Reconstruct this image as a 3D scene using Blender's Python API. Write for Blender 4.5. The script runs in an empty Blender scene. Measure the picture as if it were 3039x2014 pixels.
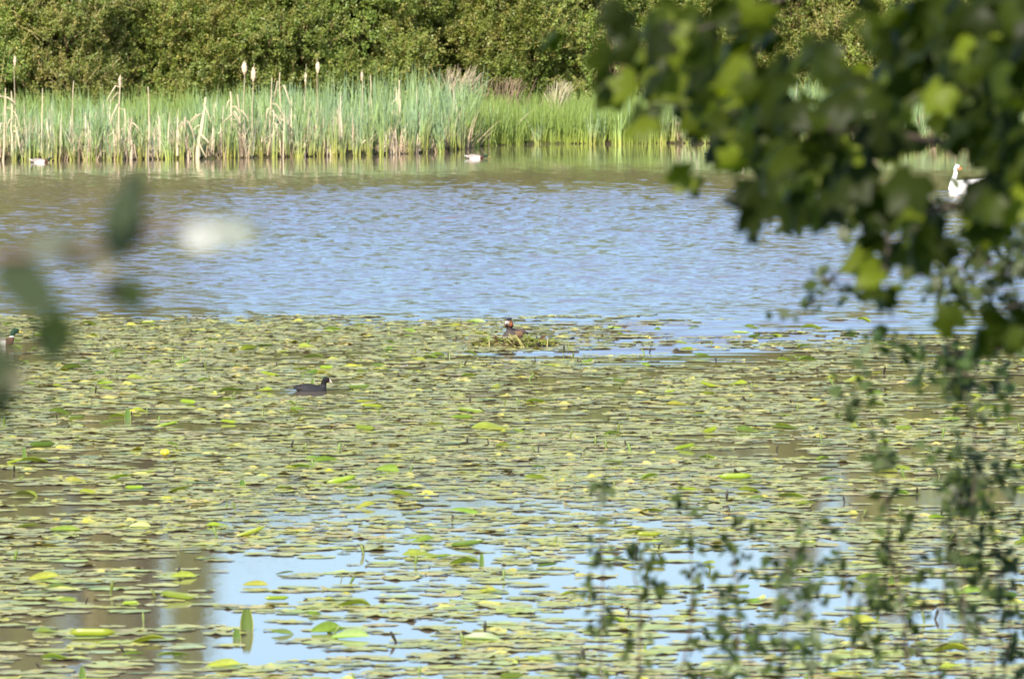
import bpy, math, random
import numpy as np
from mathutils import Vector

rng = np.random.default_rng(11)
random.seed(5)
R = math.radians
sc = bpy.context.scene
COL = sc.collection

# ------------------------------------------------------------------ camera
SW, SH, YH = 3039, 2014, -40.0          # photograph size, horizon row
F = SW * 200 / 23.6
CAMZ = 4.0
PITCH = math.atan((SH / 2 - YH) / F)
cam = bpy.data.objects.new('camera', bpy.data.cameras.new('camera'))
COL.objects.link(cam); sc.camera = cam
cam.location = (0, 0, CAMZ); cam.rotation_euler = (math.pi / 2 - PITCH, 0, 0)
cam.data.lens = 200; cam.data.sensor_width = 23.6
cam.data.clip_start = 0.1; cam.data.clip_end = 5000
cam.data.dof.use_dof = True; cam.data.dof.focus_distance = 97; cam.data.dof.aperture_fstop = 7.5

# ------------------------------------------------------------------ light
SUN_AZ = R(-164)      # compass-style, clockwise from +Y : behind the camera, to its left
SUN_EL = R(36)
w = bpy.data.worlds.new('World'); sc.world = w; w.use_nodes = True
nt = w.node_tree; bg = nt.nodes['Background']
sky = nt.nodes.new('ShaderNodeTexSky'); sky.sky_type = 'NISHITA'; sky.sun_disc = False
sky.sun_elevation = SUN_EL; sky.sun_rotation = SUN_AZ
sky.air_density = 1.0; sky.dust_density = 2.0; sky.ozone_density = 7.5; sky.altitude = 400
nt.links.new(sky.outputs[0], bg.inputs[0]); bg.inputs[1].default_value = 0.12
sun = bpy.data.objects.new('sun', bpy.data.lights.new('sun', 'SUN')); COL.objects.link(sun)
sun.data.energy = 4.8; sun.data.angle = R(0.5); sun.data.color = (1.0, 0.91, 0.77)
sd = Vector((math.sin(SUN_AZ) * math.cos(SUN_EL), math.cos(SUN_AZ) * math.cos(SUN_EL), math.sin(SUN_EL)))
sun.rotation_euler = sd.to_track_quat('Z', 'Y').to_euler(); sun.location = (-20, -20, 40)
sc.view_settings.view_transform = 'Standard'; sc.view_settings.look = 'None'
sc.view_settings.exposure = 1.0; sc.view_settings.gamma = 1
sc.cycles.max_bounces = 8; sc.cycles.transparent_max_bounces = 8
sc.cycles.use_denoising = True
sc.cycles.filter_width = 1.6

# ------------------------------------------------------------------ helpers
def ray(sx, sy):
    cx, cy = (sx - SW / 2) / F, (SH / 2 - sy) / F
    return np.array([cx, math.cos(PITCH) + cy * math.sin(PITCH), -math.sin(PITCH) + cy * math.cos(PITCH)])
def at(sx, sy, y):            # point on the pixel's line of sight at distance y
    d = ray(sx, sy); return np.array([d[0], d[1], d[2]]) * (y / d[1]) + np.array([0, 0, CAMZ])
def onwater(sx, sy):
    d = ray(sx, sy); k = -CAMZ / d[2]; return np.array([d[0] * k, d[1] * k, 0.0])
K = 1.2845                    # overview picture pixels -> photograph pixels

def tag(o, label=None, cat=None, group=None, kind=None):
    if label: o['label'] = label
    if cat: o['category'] = cat
    if group: o['group'] = group
    if kind: o['kind'] = kind
    return o
PENDING = []                  # (object, look, x, y, set of landmarks): labelled once everything stands
def pend(o, look, x, y, marks, cat, group): tag(o, look, cat, group); PENDING.append((o, look, x, y, marks))
ORD = ['', 'second ', 'third ', 'fourth ', 'fifth ', 'sixth ', 'seventh ', 'eighth ', 'ninth ', 'tenth ']
def finish_labels(MARKS):
    cells = {}
    for o, look, x, y, ms in PENDING:
        u, v = x / y * F, CAMZ / y * F; best = None
        for ph, (mx, my) in MARKS[ms]:
            mu, mv = mx / my * F, CAMZ / my * F; d = math.hypot(u - mu, (v - mv) * (2.2 if ms != 'reeds' else 0.1))
            if best is None or d < best[0]: best = (d, ph, u - mu, v - mv)
        d, ph, du, dv = best
        if ms == 'reeds' or abs(du) > 2.2 * abs(dv): side = 'right of' if du > 0 else 'left of'
        else: side = 'in front of' if dv > 0 else 'behind'
        cells.setdefault((look, side, ph), []).append((d, o))
    for (look, side, ph), L_ in cells.items():
        L_.sort(key=lambda q: q[0])
        for k, (d, o) in enumerate(L_):
            lb = look + ' ' + side + ' ' + ph if len(L_) == 1 else look + ', ' + (ORD[k] if k < 10 else 'farther ') + 'nearest ' + side + ' ' + ph
            o['label'] = lb if len(lb.split()) <= 15 else lb.replace(' lily pad,', ' pad,').replace(' wavy edged', ' wavy').replace(' small leaf,', ' leaf,')
def mesh_np(name, V, faces, C=None, smooth=False):
    me = bpy.data.meshes.new(name)
    V = np.asarray(V, dtype=np.float32)
    if not isinstance(faces, list): faces = [faces]
    faces = [np.asarray(f, dtype=np.int32) for f in faces if len(f)]
    me.vertices.add(len(V)); me.vertices.foreach_set('co', V.ravel())
    loops = np.concatenate([f.ravel() for f in faces])
    tot = np.concatenate([np.full(len(f), f.shape[1], np.int32) for f in faces])
    start = np.concatenate([[0], np.cumsum(tot)[:-1]]).astype(np.int32)
    me.loops.add(len(loops)); me.loops.foreach_set('vertex_index', loops)
    me.polygons.add(len(tot)); me.polygons.foreach_set('loop_start', start)
    me.update(calc_edges=True)
    if smooth: me.polygons.foreach_set('use_smooth', np.ones(len(tot), bool))
    if C is not None:
        C = np.asarray(C, np.float32)
        if C.shape[1] == 3: C = np.hstack([C, np.ones((len(C), 1), np.float32)])
        a = me.color_attributes.new('col', 'FLOAT_COLOR', 'POINT'); a.data.foreach_set('color', C.ravel())
    return me
def link(name, me, mat=None, parent=None, loc=None):
    o = bpy.data.objects.new(name, me); COL.objects.link(o)
    if mat is not None and me is not None and len(me.materials) == 0: me.materials.append(mat)
    if parent is not None: o.parent = parent
    if loc is not None: o.location = loc
    return o
def empty(name, loc=(0, 0, 0), rz=0):
    o = bpy.data.objects.new(name, None); COL.objects.link(o); o.location = loc; o.rotation_euler = (0, 0, rz); return o
def copy_tree(o, parent=None):
    c = o.copy(); COL.objects.link(c); c.parent = parent
    for ch in [q for q in o.children]: copy_tree(ch, c)
    return c
class MB:                      # gathers pieces into one mesh
    def __init__(s): s.V = []; s.F = {}; s.C = []; s.n = 0
    def add(s, V, F, C=None):
        V = np.asarray(V, float)
        for f in (F if isinstance(F, list) else [F]):
            f = np.asarray(f)
            if len(f): s.F.setdefault(f.shape[1], []).append(f + s.n)
        if C is None: C = np.ones((len(V), 3)) * 0.5
        C = np.asarray(C, float)
        if C.ndim == 1: C = np.tile(C, (len(V), 1))
        s.V.append(V); s.C.append(C); s.n += len(V)
    def mesh(s, name, smooth=False):
        return mesh_np(name, np.vstack(s.V), [np.vstack(f) for f in s.F.values()], np.vstack(s.C), smooth)
    def build(s, name, mat, parent=None, smooth=False, loc=None):
        return link(name, s.mesh(name, smooth), mat, parent, loc)
def nz(a): return a / np.maximum(np.linalg.norm(a, axis=-1, keepdims=True), 1e-9)
def frames(X, N):
    X = nz(X); Y = nz(np.cross(N, X)); return X, Y, np.cross(X, Y)
def inst(V0, F0, P, X, Y, Z, S):
    S = np.asarray(S, float)
    if S.ndim == 1: S = np.repeat(S[:, None], 3, 1)
    n, k = len(P), len(V0)
    V = P[:, None, :] + (V0[None, :, 0, None] * S[:, None, 0:1]) * X[:, None, :] + (V0[None, :, 1, None] * S[:, None, 1:2]) * Y[:, None, :] + (V0[None, :, 2, None] * S[:, None, 2:3]) * Z[:, None, :]
    Fs = [(f[None] + (np.arange(n) * k)[:, None, None]).reshape(-1, f.shape[1]) for f in (F0 if isinstance(F0, list) else [F0])]
    return V.reshape(-1, 3), Fs
def rep(C, k): return np.repeat(C, k, axis=0)
def tube(pts, rad, n=6, cap=True):
    P = np.asarray(pts, float); m = len(P); rad = np.broadcast_to(np.asarray(rad, float), (m,))
    T = nz(np.gradient(P, axis=0)); up = np.array([0.13, 0.27, 0.95]); 
    if abs(T[:, 2]).mean() > 0.7: up = np.array([1.0, 0.2, 0.05])
    A = nz(np.cross(T, up)); B = np.cross(T, A); a = np.arange(n) * 2 * math.pi / n
    V = (P[:, None] + rad[:, None, None] * (np.cos(a)[None, :, None] * A[:, None] + np.sin(a)[None, :, None] * B[:, None])).reshape(-1, 3)
    i = np.arange(m - 1)[:, None] * n; j = np.arange(n)[None]; j2 = (j + 1) % n
    Fq = np.stack([i + j, i + j2, i + n + j2, i + n + j], -1).reshape(-1, 4)
    return V, Fq
def noise3(P, s=1.0, seed=0):
    g = np.random.default_rng(seed); v = np.zeros(len(P))
    for k in range(7):
        d = nz(g.normal(size=3)) * g.uniform(0.7, 2.0) / s
        v += np.sin(P @ d + g.uniform(0, 6.28))
    return v / 7 ** 0.5

# ------------------------------------------------------------------ materials
def newmat(name):
    m = bpy.data.materials.new(name); m.use_nodes = True; n = m.node_tree
    n.nodes.clear(); out = n.nodes.new('ShaderNodeOutputMaterial'); return m, n, out
def leafmat(name, rough=0.5, trans=0.3, spec=0.4, vary=0.12, noise=0.0, nscale=8.0, tint=(1.15, 1.2, 0.55), huev=0.02):
    m, n, out = newmat(name); L = n.links.new
    at_ = n.nodes.new('ShaderNodeAttribute'); at_.attribute_name = 'col'
    oi = n.nodes.new('ShaderNodeObjectInfo')
    hs = n.nodes.new('ShaderNodeHueSaturation')
    mr = n.nodes.new('ShaderNodeMapRange'); mr.inputs[3].default_value = 1 - vary; mr.inputs[4].default_value = 1 + vary
    mh = n.nodes.new('ShaderNodeMapRange'); mh.inputs[3].default_value = 0.5 - huev; mh.inputs[4].default_value = 0.5 + huev
    L(oi.outputs['Random'], mr.inputs[0]); L(oi.outputs['Random'], mh.inputs[0])
    L(mr.outputs[0], hs.inputs['Value']); L(mh.outputs[0], hs.inputs['Hue']); L(at_.outputs['Color'], hs.inputs['Color'])
    colo = hs.outputs[0]
    if noise > 0:
        tc = n.nodes.new('ShaderNodeTexCoord'); nn = n.nodes.new('ShaderNodeTexNoise'); nn.inputs['Scale'].default_value = nscale; nn.inputs['Detail'].default_value = 4
        L(tc.outputs['Object'], nn.inputs['Vector'])
        r2 = n.nodes.new('ShaderNodeMapRange'); r2.inputs[1].default_value = 0.3; r2.inputs[2].default_value = 0.7; r2.inputs[3].default_value = 1 - noise; r2.inputs[4].default_value = 1 + noise
        L(nn.outputs[0], r2.inputs[0])
        mx = n.nodes.new('ShaderNodeVectorMath'); mx.operation = 'SCALE'; L(colo, mx.inputs[0]); L(r2.outputs[0], mx.inputs['Scale']); colo = mx.outputs[0]
    p = n.nodes.new('ShaderNodeBsdfPrincipled'); p.inputs['Roughness'].default_value = rough; p.inputs['Specular IOR Level'].default_value = spec
    L(colo, p.inputs['Base Color'])
    if trans > 0:
        t = n.nodes.new('ShaderNodeBsdfTranslucent'); mu = n.nodes.new('ShaderNodeVectorMath'); mu.operation = 'MULTIPLY'; mu.inputs[1].default_value = tint
        L(colo, mu.inputs[0]); L(mu.outputs[0], t.inputs[0])
        ms = n.nodes.new('ShaderNodeMixShader'); ms.inputs[0].default_value = trans; L(p.outputs[0], ms.inputs[1]); L(t.outputs[0], ms.inputs[2]); L(ms.outputs[0], out.inputs[0])
    else: L(p.outputs[0], out.inputs[0])
    return m
def solid(name, c, rough=0.5, spec=0.5, c2=None, nscale=20.0, bump=0.0):
    m, n, out = newmat(name); L = n.links.new
    p = n.nodes.new('ShaderNodeBsdfPrincipled'); p.inputs['Roughness'].default_value = rough; p.inputs['Specular IOR Level'].default_value = spec
    c2 = c2 or tuple(v * 0.7 for v in c)
    tc = n.nodes.new('ShaderNodeTexCoord'); nn = n.nodes.new('ShaderNodeTexNoise'); nn.inputs['Scale'].default_value = nscale; nn.inputs['Detail'].default_value = 5
    L(tc.outputs['Object'], nn.inputs['Vector'])
    cr = n.nodes.new('ShaderNodeValToRGB'); cr.color_ramp.elements[0].position = 0.35; cr.color_ramp.elements[1].position = 0.65
    cr.color_ramp.elements[0].color = (*c2, 1); cr.color_ramp.elements[1].color = (*c, 1)
    L(nn.outputs[0], cr.inputs[0]); L(cr.outputs[0], p.inputs['Base Color'])
    if bump:
        b = n.nodes.new('ShaderNodeBump'); b.inputs['Strength'].default_value = bump; L(nn.outputs[0], b.inputs['Height']); L(b.outputs[0], p.inputs['Normal'])
    L(p.outputs[0], out.inputs[0]); return m

M_tree = leafmat('shrub_leaf', rough=0.45, trans=0.48, spec=0.45, vary=0.18, huev=0.012)
M_twig = leafmat('twig', rough=0.8, trans=0.0, spec=0.2, vary=0.1)
M_reed = leafmat('reed_blade', rough=0.5, trans=0.25, spec=0.35, vary=0.1)
M_dead = leafmat('dead_reed', rough=0.8, trans=0.1, spec=0.2, vary=0.1, tint=(1, 1, 0.9))
M_pad = leafmat('lily_pad', rough=0.42, trans=0.0, spec=0.28, vary=0.05, noise=0.3, nscale=38)
M_fold = leafmat('folded_leaf', rough=0.35, trans=0.35, spec=0.5, vary=0.12, noise=0.1, nscale=9)
M_syc = leafmat('maple_leaf', rough=0.45, trans=0.5, spec=0.15, vary=0.0, tint=(1.5, 1.5, 0.35))
M_small = leafmat('sapling_leaf', rough=0.5, trans=0.25, spec=0.4, vary=0.05)
M_feather = leafmat('feather', rough=0.75, trans=0.0, spec=0.25, vary=0.0, noise=0.12, nscale=60)
M_bark = solid('bark', (0.12, 0.09, 0.06), 0.9, 0.2, (0.05, 0.04, 0.03), 14, 0.5)
M_eye = solid('eye', (0.25, 0.01, 0.01), 0.1); M_eyeb = solid('dark_eye', (0.01, 0.01, 0.01), 0.1)
M_bill_y = solid('yellow_bill', (0.55, 0.42, 0.06), 0.4); M_bill_w = solid('white_bill', (0.75, 0.62, 0.55), 0.4, c2=(0.7, 0.55, 0.48))
M_bill_g = solid('grey_bill', (0.16, 0.10, 0.09), 0.4); M_bill_o = solid('orange_bill', (0.6, 0.17, 0.05), 0.4, c2=(0.5, 0.13, 0.04))
M_black = solid('black_skin', (0.01, 0.01, 0.01), 0.5)
M_petal = leafmat('petal', rough=0.6, trans=0.25, spec=0.3, vary=0.0, tint=(1, 1, 1))

# ------------------------------------------------------------------ ground and water (setting)
SHORE = [(-400, 205), (-30, 202), (-13, 198.6), (-9, 200), (-5.5, 203), (-3, 206), (-1.6, 210), (-0.9, 217), (0.4, 220.5), (4.5, 221.5), (9, 220.5), (16, 219), (30, 215), (400, 205)]
sx_, sy_ = zip(*SHORE)
def shore(x): return np.interp(x, sx_, sy_)
def ground_mat(name, a, b, c):
    m, n, out = newmat(name); L = n.links.new; tc = n.nodes.new('ShaderNodeTexCoord')
    n1 = n.nodes.new('ShaderNodeTexNoise'); n1.inputs['Scale'].default_value = 1.3; n1.inputs['Detail'].default_value = 8
    L(tc.outputs['Object'], n1.inputs['Vector']); cr = n.nodes.new('ShaderNodeValToRGB'); e = cr.color_ramp.elements
    e[0].position = 0.35; e[0].color = (*a, 1); e[1].position = 0.7; e[1].color = (*c, 1); q = e.new(0.5); q.color = (*b, 1)
    L(n1.outputs[0], cr.inputs[0]); p = n.nodes.new('ShaderNodeBsdfPrincipled'); p.inputs['Roughness'].default_value = 0.95; p.inputs['Specular IOR Level'].default_value = 0.1
    L(cr.outputs[0], p.inputs['Base Color']); bm = n.nodes.new('ShaderNodeBump'); bm.inputs['Distance'].default_value = 0.1; L(n1.outputs[0], bm.inputs['Height']); L(bm.outputs[0], p.inputs['Normal'])
    L(p.outputs[0], out.inputs[0]); return m
def grid(xs, ys, zf):
    X, Y = np.meshgrid(xs, ys); Z = zf(X, Y); V = np.stack([X, Y, Z], -1).reshape(-1, 3); nx = len(xs); ny = len(ys)
    i = np.arange(ny - 1)[:, None] * nx + np.arange(nx - 1)[None]
    return V, np.stack([i, i + 1, i + nx + 1, i + nx], -1).reshape(-1, 4)
xs = np.concatenate([[-2500, -400, -100], np.linspace(-34, 34, 120), [100, 400, 2500]])
ts = np.array([-1.2, -0.3, 0.0, 0.15, 0.5, 1.2, 2.5, 4, 7, 12, 25, 80, 400, 2500])
def farz(t): return np.interp(t, [-1.2, 0, 0.15, 3, 12, 80, 2500], [-0.8, -0.06, 0.05, 0.25, 0.7, 1.5, 2])
Xg, Tg = np.meshgrid(xs, ts); V = np.stack([Xg, shore(Xg) + Tg, farz(Tg) + 0.03 * np.sin(Xg * 3.1) * (Tg > 0)], -1).reshape(-1, 3); nx = len(xs)
i = np.arange(len(ts) - 1)[:, None] * nx + np.arange(nx - 1)[None]
gf = link('far_bank', mesh_np('far_bank', V, np.stack([i, i + 1, i + nx + 1, i + nx], -1).reshape(-1, 4), smooth=True), ground_mat('bank_soil', (0.03, 0.022, 0.012), (0.05, 0.045, 0.02), (0.07, 0.09, 0.03)))
tag(gf, 'dark muddy earth bank under the reeds on the far shore', None, None, 'structure')
# near bank: the photographer stands on it
def nearz(X, Y):
    edge = 31 + 1.5 * np.sin(X * 0.23) + 0.5 * np.sin(X * 1.1); t = edge - Y
    return np.interp(t, [-3, 0, 4, 12, 25, 60, 2000], [-0.9, 0.0, 0.55, 1.3, 2.3, 2.7, 3.2]) + 0.04 * np.sin(X * 1.7 + Y)
V, Fq = grid(np.concatenate([[-2500, -300, -80], np.linspace(-30, 30, 90), [80, 300, 2500]]), np.concatenate([[-2500, -300, -60], np.linspace(-12, 36, 70)]), nearz)
gn = link('near_bank', mesh_np('near_bank', V, Fq, smooth=True), ground_mat('near_grass', (0.03, 0.03, 0.012), (0.045, 0.07, 0.02), (0.06, 0.1, 0.03)))
tag(gn, 'grassy near bank sloping down to the lake', None, None, 'structure')

# water: real wavelets in the open part, calm among the pads and under the far bank
gW = np.random.default_rng(3)
WAVES = []
for k in range(90):
    lam = math.exp(gW.uniform(math.log(0.13), math.log(0.55))); th = gW.normal(math.pi / 2 + 0.12, 0.55)
    WAVES.append((2 * math.pi / lam * math.cos(th), 2 * math.pi / lam * math.sin(th), gW.uniform(0, 6.28), lam / (2 * math.pi) * math.sqrt(2 / 90.)))
LONG = []
for k in range(14):
    lam = math.exp(gW.uniform(math.log(0.3), math.log(0.75))); th = gW.normal(math.pi / 2 - 0.06, 0.06)
    LONG.append((2 * math.pi / lam * math.cos(th), 2 * math.pi / lam * math.sin(th), gW.uniform(0, 6.28), lam / (2 * math.pi) * math.sqrt(2 / 14.)))
def water_z(X, Y):
    Q = np.stack([X.ravel(), Y.ravel() * 0.35, 0 * X.ravel()], -1)
    patch = (1 + 0.22 * noise3(Q, 2.2, 4)).reshape(X.shape)
    edge = np.clip((17 - np.abs(X)) / 1.0, 0, 1)
    rip = np.interp(Y, [72, 100, 104.5, 112, 150, 163, 176, 190, 205], [0, 0.03, 0.5, 0.9, 1.05, 1.05, 0.7, 0.2, 0.05]) * 0.100 * patch * edge
    sidex = np.clip((X + 1.5) / 3.0, 0.12, 1)
    lon = np.interp(Y, [80, 90, 95, 103, 107], [0, 0.15, 0.9, 1, 0]) * 0.045 * sidex * edge * np.clip(0.6 + 0.9 * noise3(Q, 1.6, 9).reshape(X.shape), 0.05, 1.6)
    z = np.zeros_like(X)
    for kx, ky, ph, a in WAVES: z += a * np.sin(kx * X + ky * Y + ph)
    z *= rip
    z2 = np.zeros_like(X)
    for kx, ky, ph, a in LONG: z2 += a * np.sin(kx * X + ky * Y + ph)
    cx_, cy_ = onwater(925, 1160)[:2]; dx, dy = X - (cx_ - 0.12), Y - cy_; rr = np.hypot(dx, dy * 0.8)
    wake = 0.0016 * np.sin(rr * 30) * np.exp(-(rr / 0.55) ** 2) + 0.0014 * np.sin(rr * 26) * np.exp(-((dx + 0.6) / 0.6) ** 2 - (dy / 0.3) ** 2)
    return z + lon * z2 + wake
wm = MB()
V, Fq = grid(np.arange(-17, 17.001, 0.08), np.concatenate([np.arange(78, 130, 0.055), np.arange(130, 205.01, 0.075)]), lambda X, Y: water_z(X, Y))
wm.add(V, Fq)
y1 = V[:, 1].max()
for (a, b, c, d) in [(-400, 400, -60, 78), (-400, -17, 78, y1), (17, 400, 78, y1), (-400, 400, y1, 240)]:
    nxx = max(2, int(min(b - a, 800) / 20)); V, Fq = grid(np.linspace(a, b, nxx), np.linspace(c, d, 5), lambda X, Y: 0 * X); wm.add(V, Fq)
def water_mat():
    m, n, out = newmat('lake_water'); L = n.links.new
    p = n.nodes.new('ShaderNodeBsdfPrincipled'); p.inputs['Base Color'].default_value = (0.175, 0.135, 0.095, 1); p.inputs['Roughness'].default_value = 0.03
    p.inputs['IOR'].default_value = 1.333; p.inputs['Specular IOR Level'].default_value = 0.5
    tc = n.nodes.new('ShaderNodeTexCoord'); mp = n.nodes.new('ShaderNodeMapping'); mp.inputs['Scale'].default_value = (1, 1, 1)
    n1 = n.nodes.new('ShaderNodeTexNoise'); n1.inputs['Scale'].default_value = 9; n1.inputs['Detail'].default_value = 3
    L(tc.outputs['Object'], mp.inputs[0]); L(mp.outputs[0], n1.inputs['Vector'])
    b = n.nodes.new('ShaderNodeBump'); b.inputs['Strength'].default_value = 1.0; b.inputs['Distance'].default_value = 0.0055
    # the breeze only ruffles the open water: micro ripples fade out over the sheltered pads and under the far bank
    sp = n.nodes.new('ShaderNodeSeparateXYZ'); L(tc.outputs['Object'], sp.inputs[0]); cv = n.nodes.new('ShaderNodeFloatCurve'); mr = n.nodes.new('ShaderNodeMapRange'); mr.inputs[1].default_value = 60; mr.inputs[2].default_value = 240
    L(sp.outputs['Y'], mr.inputs[0]); L(mr.outputs[0], cv.inputs['Value']); c_ = cv.mapping.curves[0]; c_.points[0].location = (0, 0.12); c_.points[1].location = (1, 0.1)
    for px_, py_ in ((0.24, 0.14), (0.28, 1.0), (0.58, 1.0), (0.68, 0.14)): c_.points.new(px_, py_)
    cv.mapping.update(); ml = n.nodes.new('ShaderNodeMath'); ml.operation = 'MULTIPLY'; ml.inputs[1].default_value = 1.0; L(cv.outputs[0], ml.inputs[0]); L(ml.outputs[0], b.inputs['Strength'])
    L(n1.outputs[0], b.inputs['Height']); L(b.outputs[0], p.inputs['Normal']); L(p.outputs[0], out.inputs[0]); return m
wo = wm.build('lake_water', water_mat(), smooth=True)
tag(wo, 'lake water, rippled blue in the open middle and calm among the lily pads', None, None, 'structure')

# ------------------------------------------------------------------ far bank trees
LEAF0 = np.array([[0, 0, 0], [0.45, 0.5, 0.06], [1, 0, -0.08], [0.45, -0.5, 0.06]]); LEAFF = np.array([[0, 1, 2, 3]])
GREENS = np.array([[0.235, 0.305, 0.060], [0.20, 0.28, 0.058], [0.265, 0.315, 0.075], [0.305, 0.315, 0.09], [0.23, 0.305, 0.08]])
TAN = np.array([0.42, 0.32, 0.16])
def crown_mesh(seed, H, Rr, leaders, olive=0.3, leafy=1.0, twiggy=0.35):
    g = np.random.default_rng(seed); P = []; D = []; low = []
    def rad(z, HH, R0): return R0 * np.sqrt(np.clip(1 - ((z - 0.30 * HH) / (0.72 * HH)) ** 2, 0, 1))
    HB = H if not leaders else 6.2
    BN = []
    nb = int(125 * leafy); zb = g.uniform(0.2, 5.0, nb); pb = g.uniform(0, 6.283, nb) ; rb = rad(zb, HB, Rr) * (0.62 + 0.3 * g.uniform(0, 1, nb)) * (0.9 + 0.15 * np.sin(pb * 3 + seed))
    for c0, p0, z0 in zip(rb, pb, zb):
        cn = np.array([c0 * math.cos(p0), c0 * math.sin(p0), z0]); R0 = g.uniform(0.42, 0.8); k = int(34 * (R0 / 0.55) ** 2)
        u = nz(g.normal(size=(k, 3)) + nz(cn * np.array([1, 1, 0]) + 1e-6) * 0.7 + np.array([0, 0, 0.35])); P.append(cn + u * np.array([1, 1, 0.85]) * R0 * g.uniform(0.45, 1, (k, 1)) ** 0.5); BN.append(u); low.append(np.ones(k, bool))
    BN = np.vstack(BN); nlow = len(BN)
    n = int((260 if leaders else 620) * leafy); z = g.uniform(4.6, HB, n); ph = g.uniform(0, 6.283, n); rr = rad(z, HB, Rr) * g.uniform(0, 1, n) ** 0.4
    P.append(np.stack([rr * np.cos(ph), rr * np.sin(ph), z], -1)); low.append(np.zeros(n, bool))
    for (lx, ly, lh, lr) in leaders:
        n = int(75 * (lh - 5) * lr / 0.5 * leafy); z = g.uniform(5, lh, n); ph = g.uniform(0, 6.283, n); rr = lr * np.clip((lh - z) / 2.5, 0.15, 1) * g.uniform(0, 1, n) ** 0.5
        P.append(np.stack([lx + rr * np.cos(ph), ly + rr * np.sin(ph), z], -1)); low.append(np.zeros(n, bool))
    P = np.vstack(P); low = np.concatenate(low)
    nn = noise3(P * np.array([1, 1, 1.3]), 0.55, seed + 50) ; keep = nn > -1.1
    keep[:nlow] = True; NB = np.vstack([BN, nz(P[nlow:] * np.array([1, 1, 0.0]) + 1e-6) + 0 * P[nlow:]])[keep]
    P = P[keep]; low = low[keep]; nn = nn[keep]
    out = P * np.array([1, 1, 0]); D = nz(NB * 0.8 + np.array([0, 0, 1.0]) * g.uniform(0.2, 1.3, (len(P), 1)) + g.normal(0, 0.3, P.shape))
    SLn = np.where(low, g.uniform(0.18, 0.5, len(P)), g.uniform(0.6, 1.1, len(P)))
    shade = GREENS[g.integers(0, 5, len(P))]; ol = (noise3(P, 1.1, seed + 7) > 0.9 - olive * 2)[:, None]
    shade = np.where(ol, shade * np.array([1.15, 1.05, 1.1]), shade) * g.uniform(0.85, 1.15, (len(P), 1))
    tw = MB(); lf = MB()
    for lo, cnt, lw, ll in ((True, 24, 0.042, 0.072), (False, 12, 0.12, 0.2)):
        sel = low == lo
        if not sel.any(): continue
        p, d, s, c, nb_ = P[sel], D[sel], SLn[sel], shade[sel], NB[sel]; m = len(p)
        t = (np.arange(cnt) + 0.5) / cnt; t = t[None] + g.uniform(-0.03, 0.03, (m, cnt))
        Q = (p[:, None] + d[:, None] * (t * s[:, None])[..., None] + g.normal(0, 0.035 if lo else 0.09, (m, cnt, 3))).reshape(-1, 3)
        Dd = rep(d, cnt) * 0.5 + g.normal(0, 0.7, Q.shape); N = g.normal(0, 0.5, Q.shape) + rep(nb_, cnt) * 0.7 + np.array([-0.15, -0.2, 0.65])
        X, Y, Z = frames(Dd, N); sc_ = g.uniform(0.7, 1.3, len(Q))
        V, Fs = inst(LEAF0, LEAFF, Q, X, Y, Z, np.stack([ll * sc_, lw * sc_, ll * sc_], -1))
        cc = rep(c, cnt) * g.uniform(0.85, 1.15, (len(Q), 1)); cc = np.where(g.uniform(0, 1, (len(Q), 1)) < 0.05, cc * np.array([1.5, 1.3, 1.2]), cc)
        lf.add(V, Fs, rep(cc, 4))
        sel2 = g.uniform(0, 1, m) < twiggy
        for a, b in zip(p[sel2], (p + d * s[:, None] * 1.15)[sel2]):
            pass
        a = p[sel2] - d[sel2] * 0.25; b = (p + d * s[:, None] * 1.2)[sel2]; side = nz(np.cross(b - a, np.array([0.3, 1, 0.1]))) * (0.007 if lo else 0.014)
        VV = np.stack([a - side, a + side, b + side * 0.4, b - side * 0.4], 1).reshape(-1, 3)
        tw.add(VV, np.arange(len(VV)).reshape(-1, 4), rep(TAN * g.uniform(0.6, 1.3, (len(a), 1)), 4))
    # trunk and limbs
    tk = MB(); g2 = g
    nst = 5
    for k in range(nst):
        az = k * 6.283 / nst + g2.uniform(-0.5, 0.5); rr = Rr * g2.uniform(0.25, 0.6); hh = (HB if not leaders else 5.5) * g2.uniform(0.6, 0.85)
        tt = np.linspace(0, 1, 7); pts = np.stack([rr * tt ** 1.3 * math.cos(az) + 0.05 * np.sin(tt * 7 + k), rr * tt ** 1.3 * math.sin(az) + 0.05 * np.cos(tt * 6), -0.15 + hh * tt], -1)
        tk.add(*tube(pts, np.linspace(0.09, 0.015, 7), 6), TAN * 0.35)
    for (lx, ly, lh, lr) in leaders:
        tt = np.linspace(0, 1, 6); tk.add(*tube(np.stack([lx * np.clip(tt * 2, 0, 1), ly * np.clip(tt * 2, 0, 1), -0.15 + lh * 0.97 * tt], -1), np.linspace(0.16, 0.03, 6), 6), TAN * 0.35)
    return lf.mesh('crown'), tw.mesh('twigs'), tk.mesh('trunk')
VAR = {}
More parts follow.
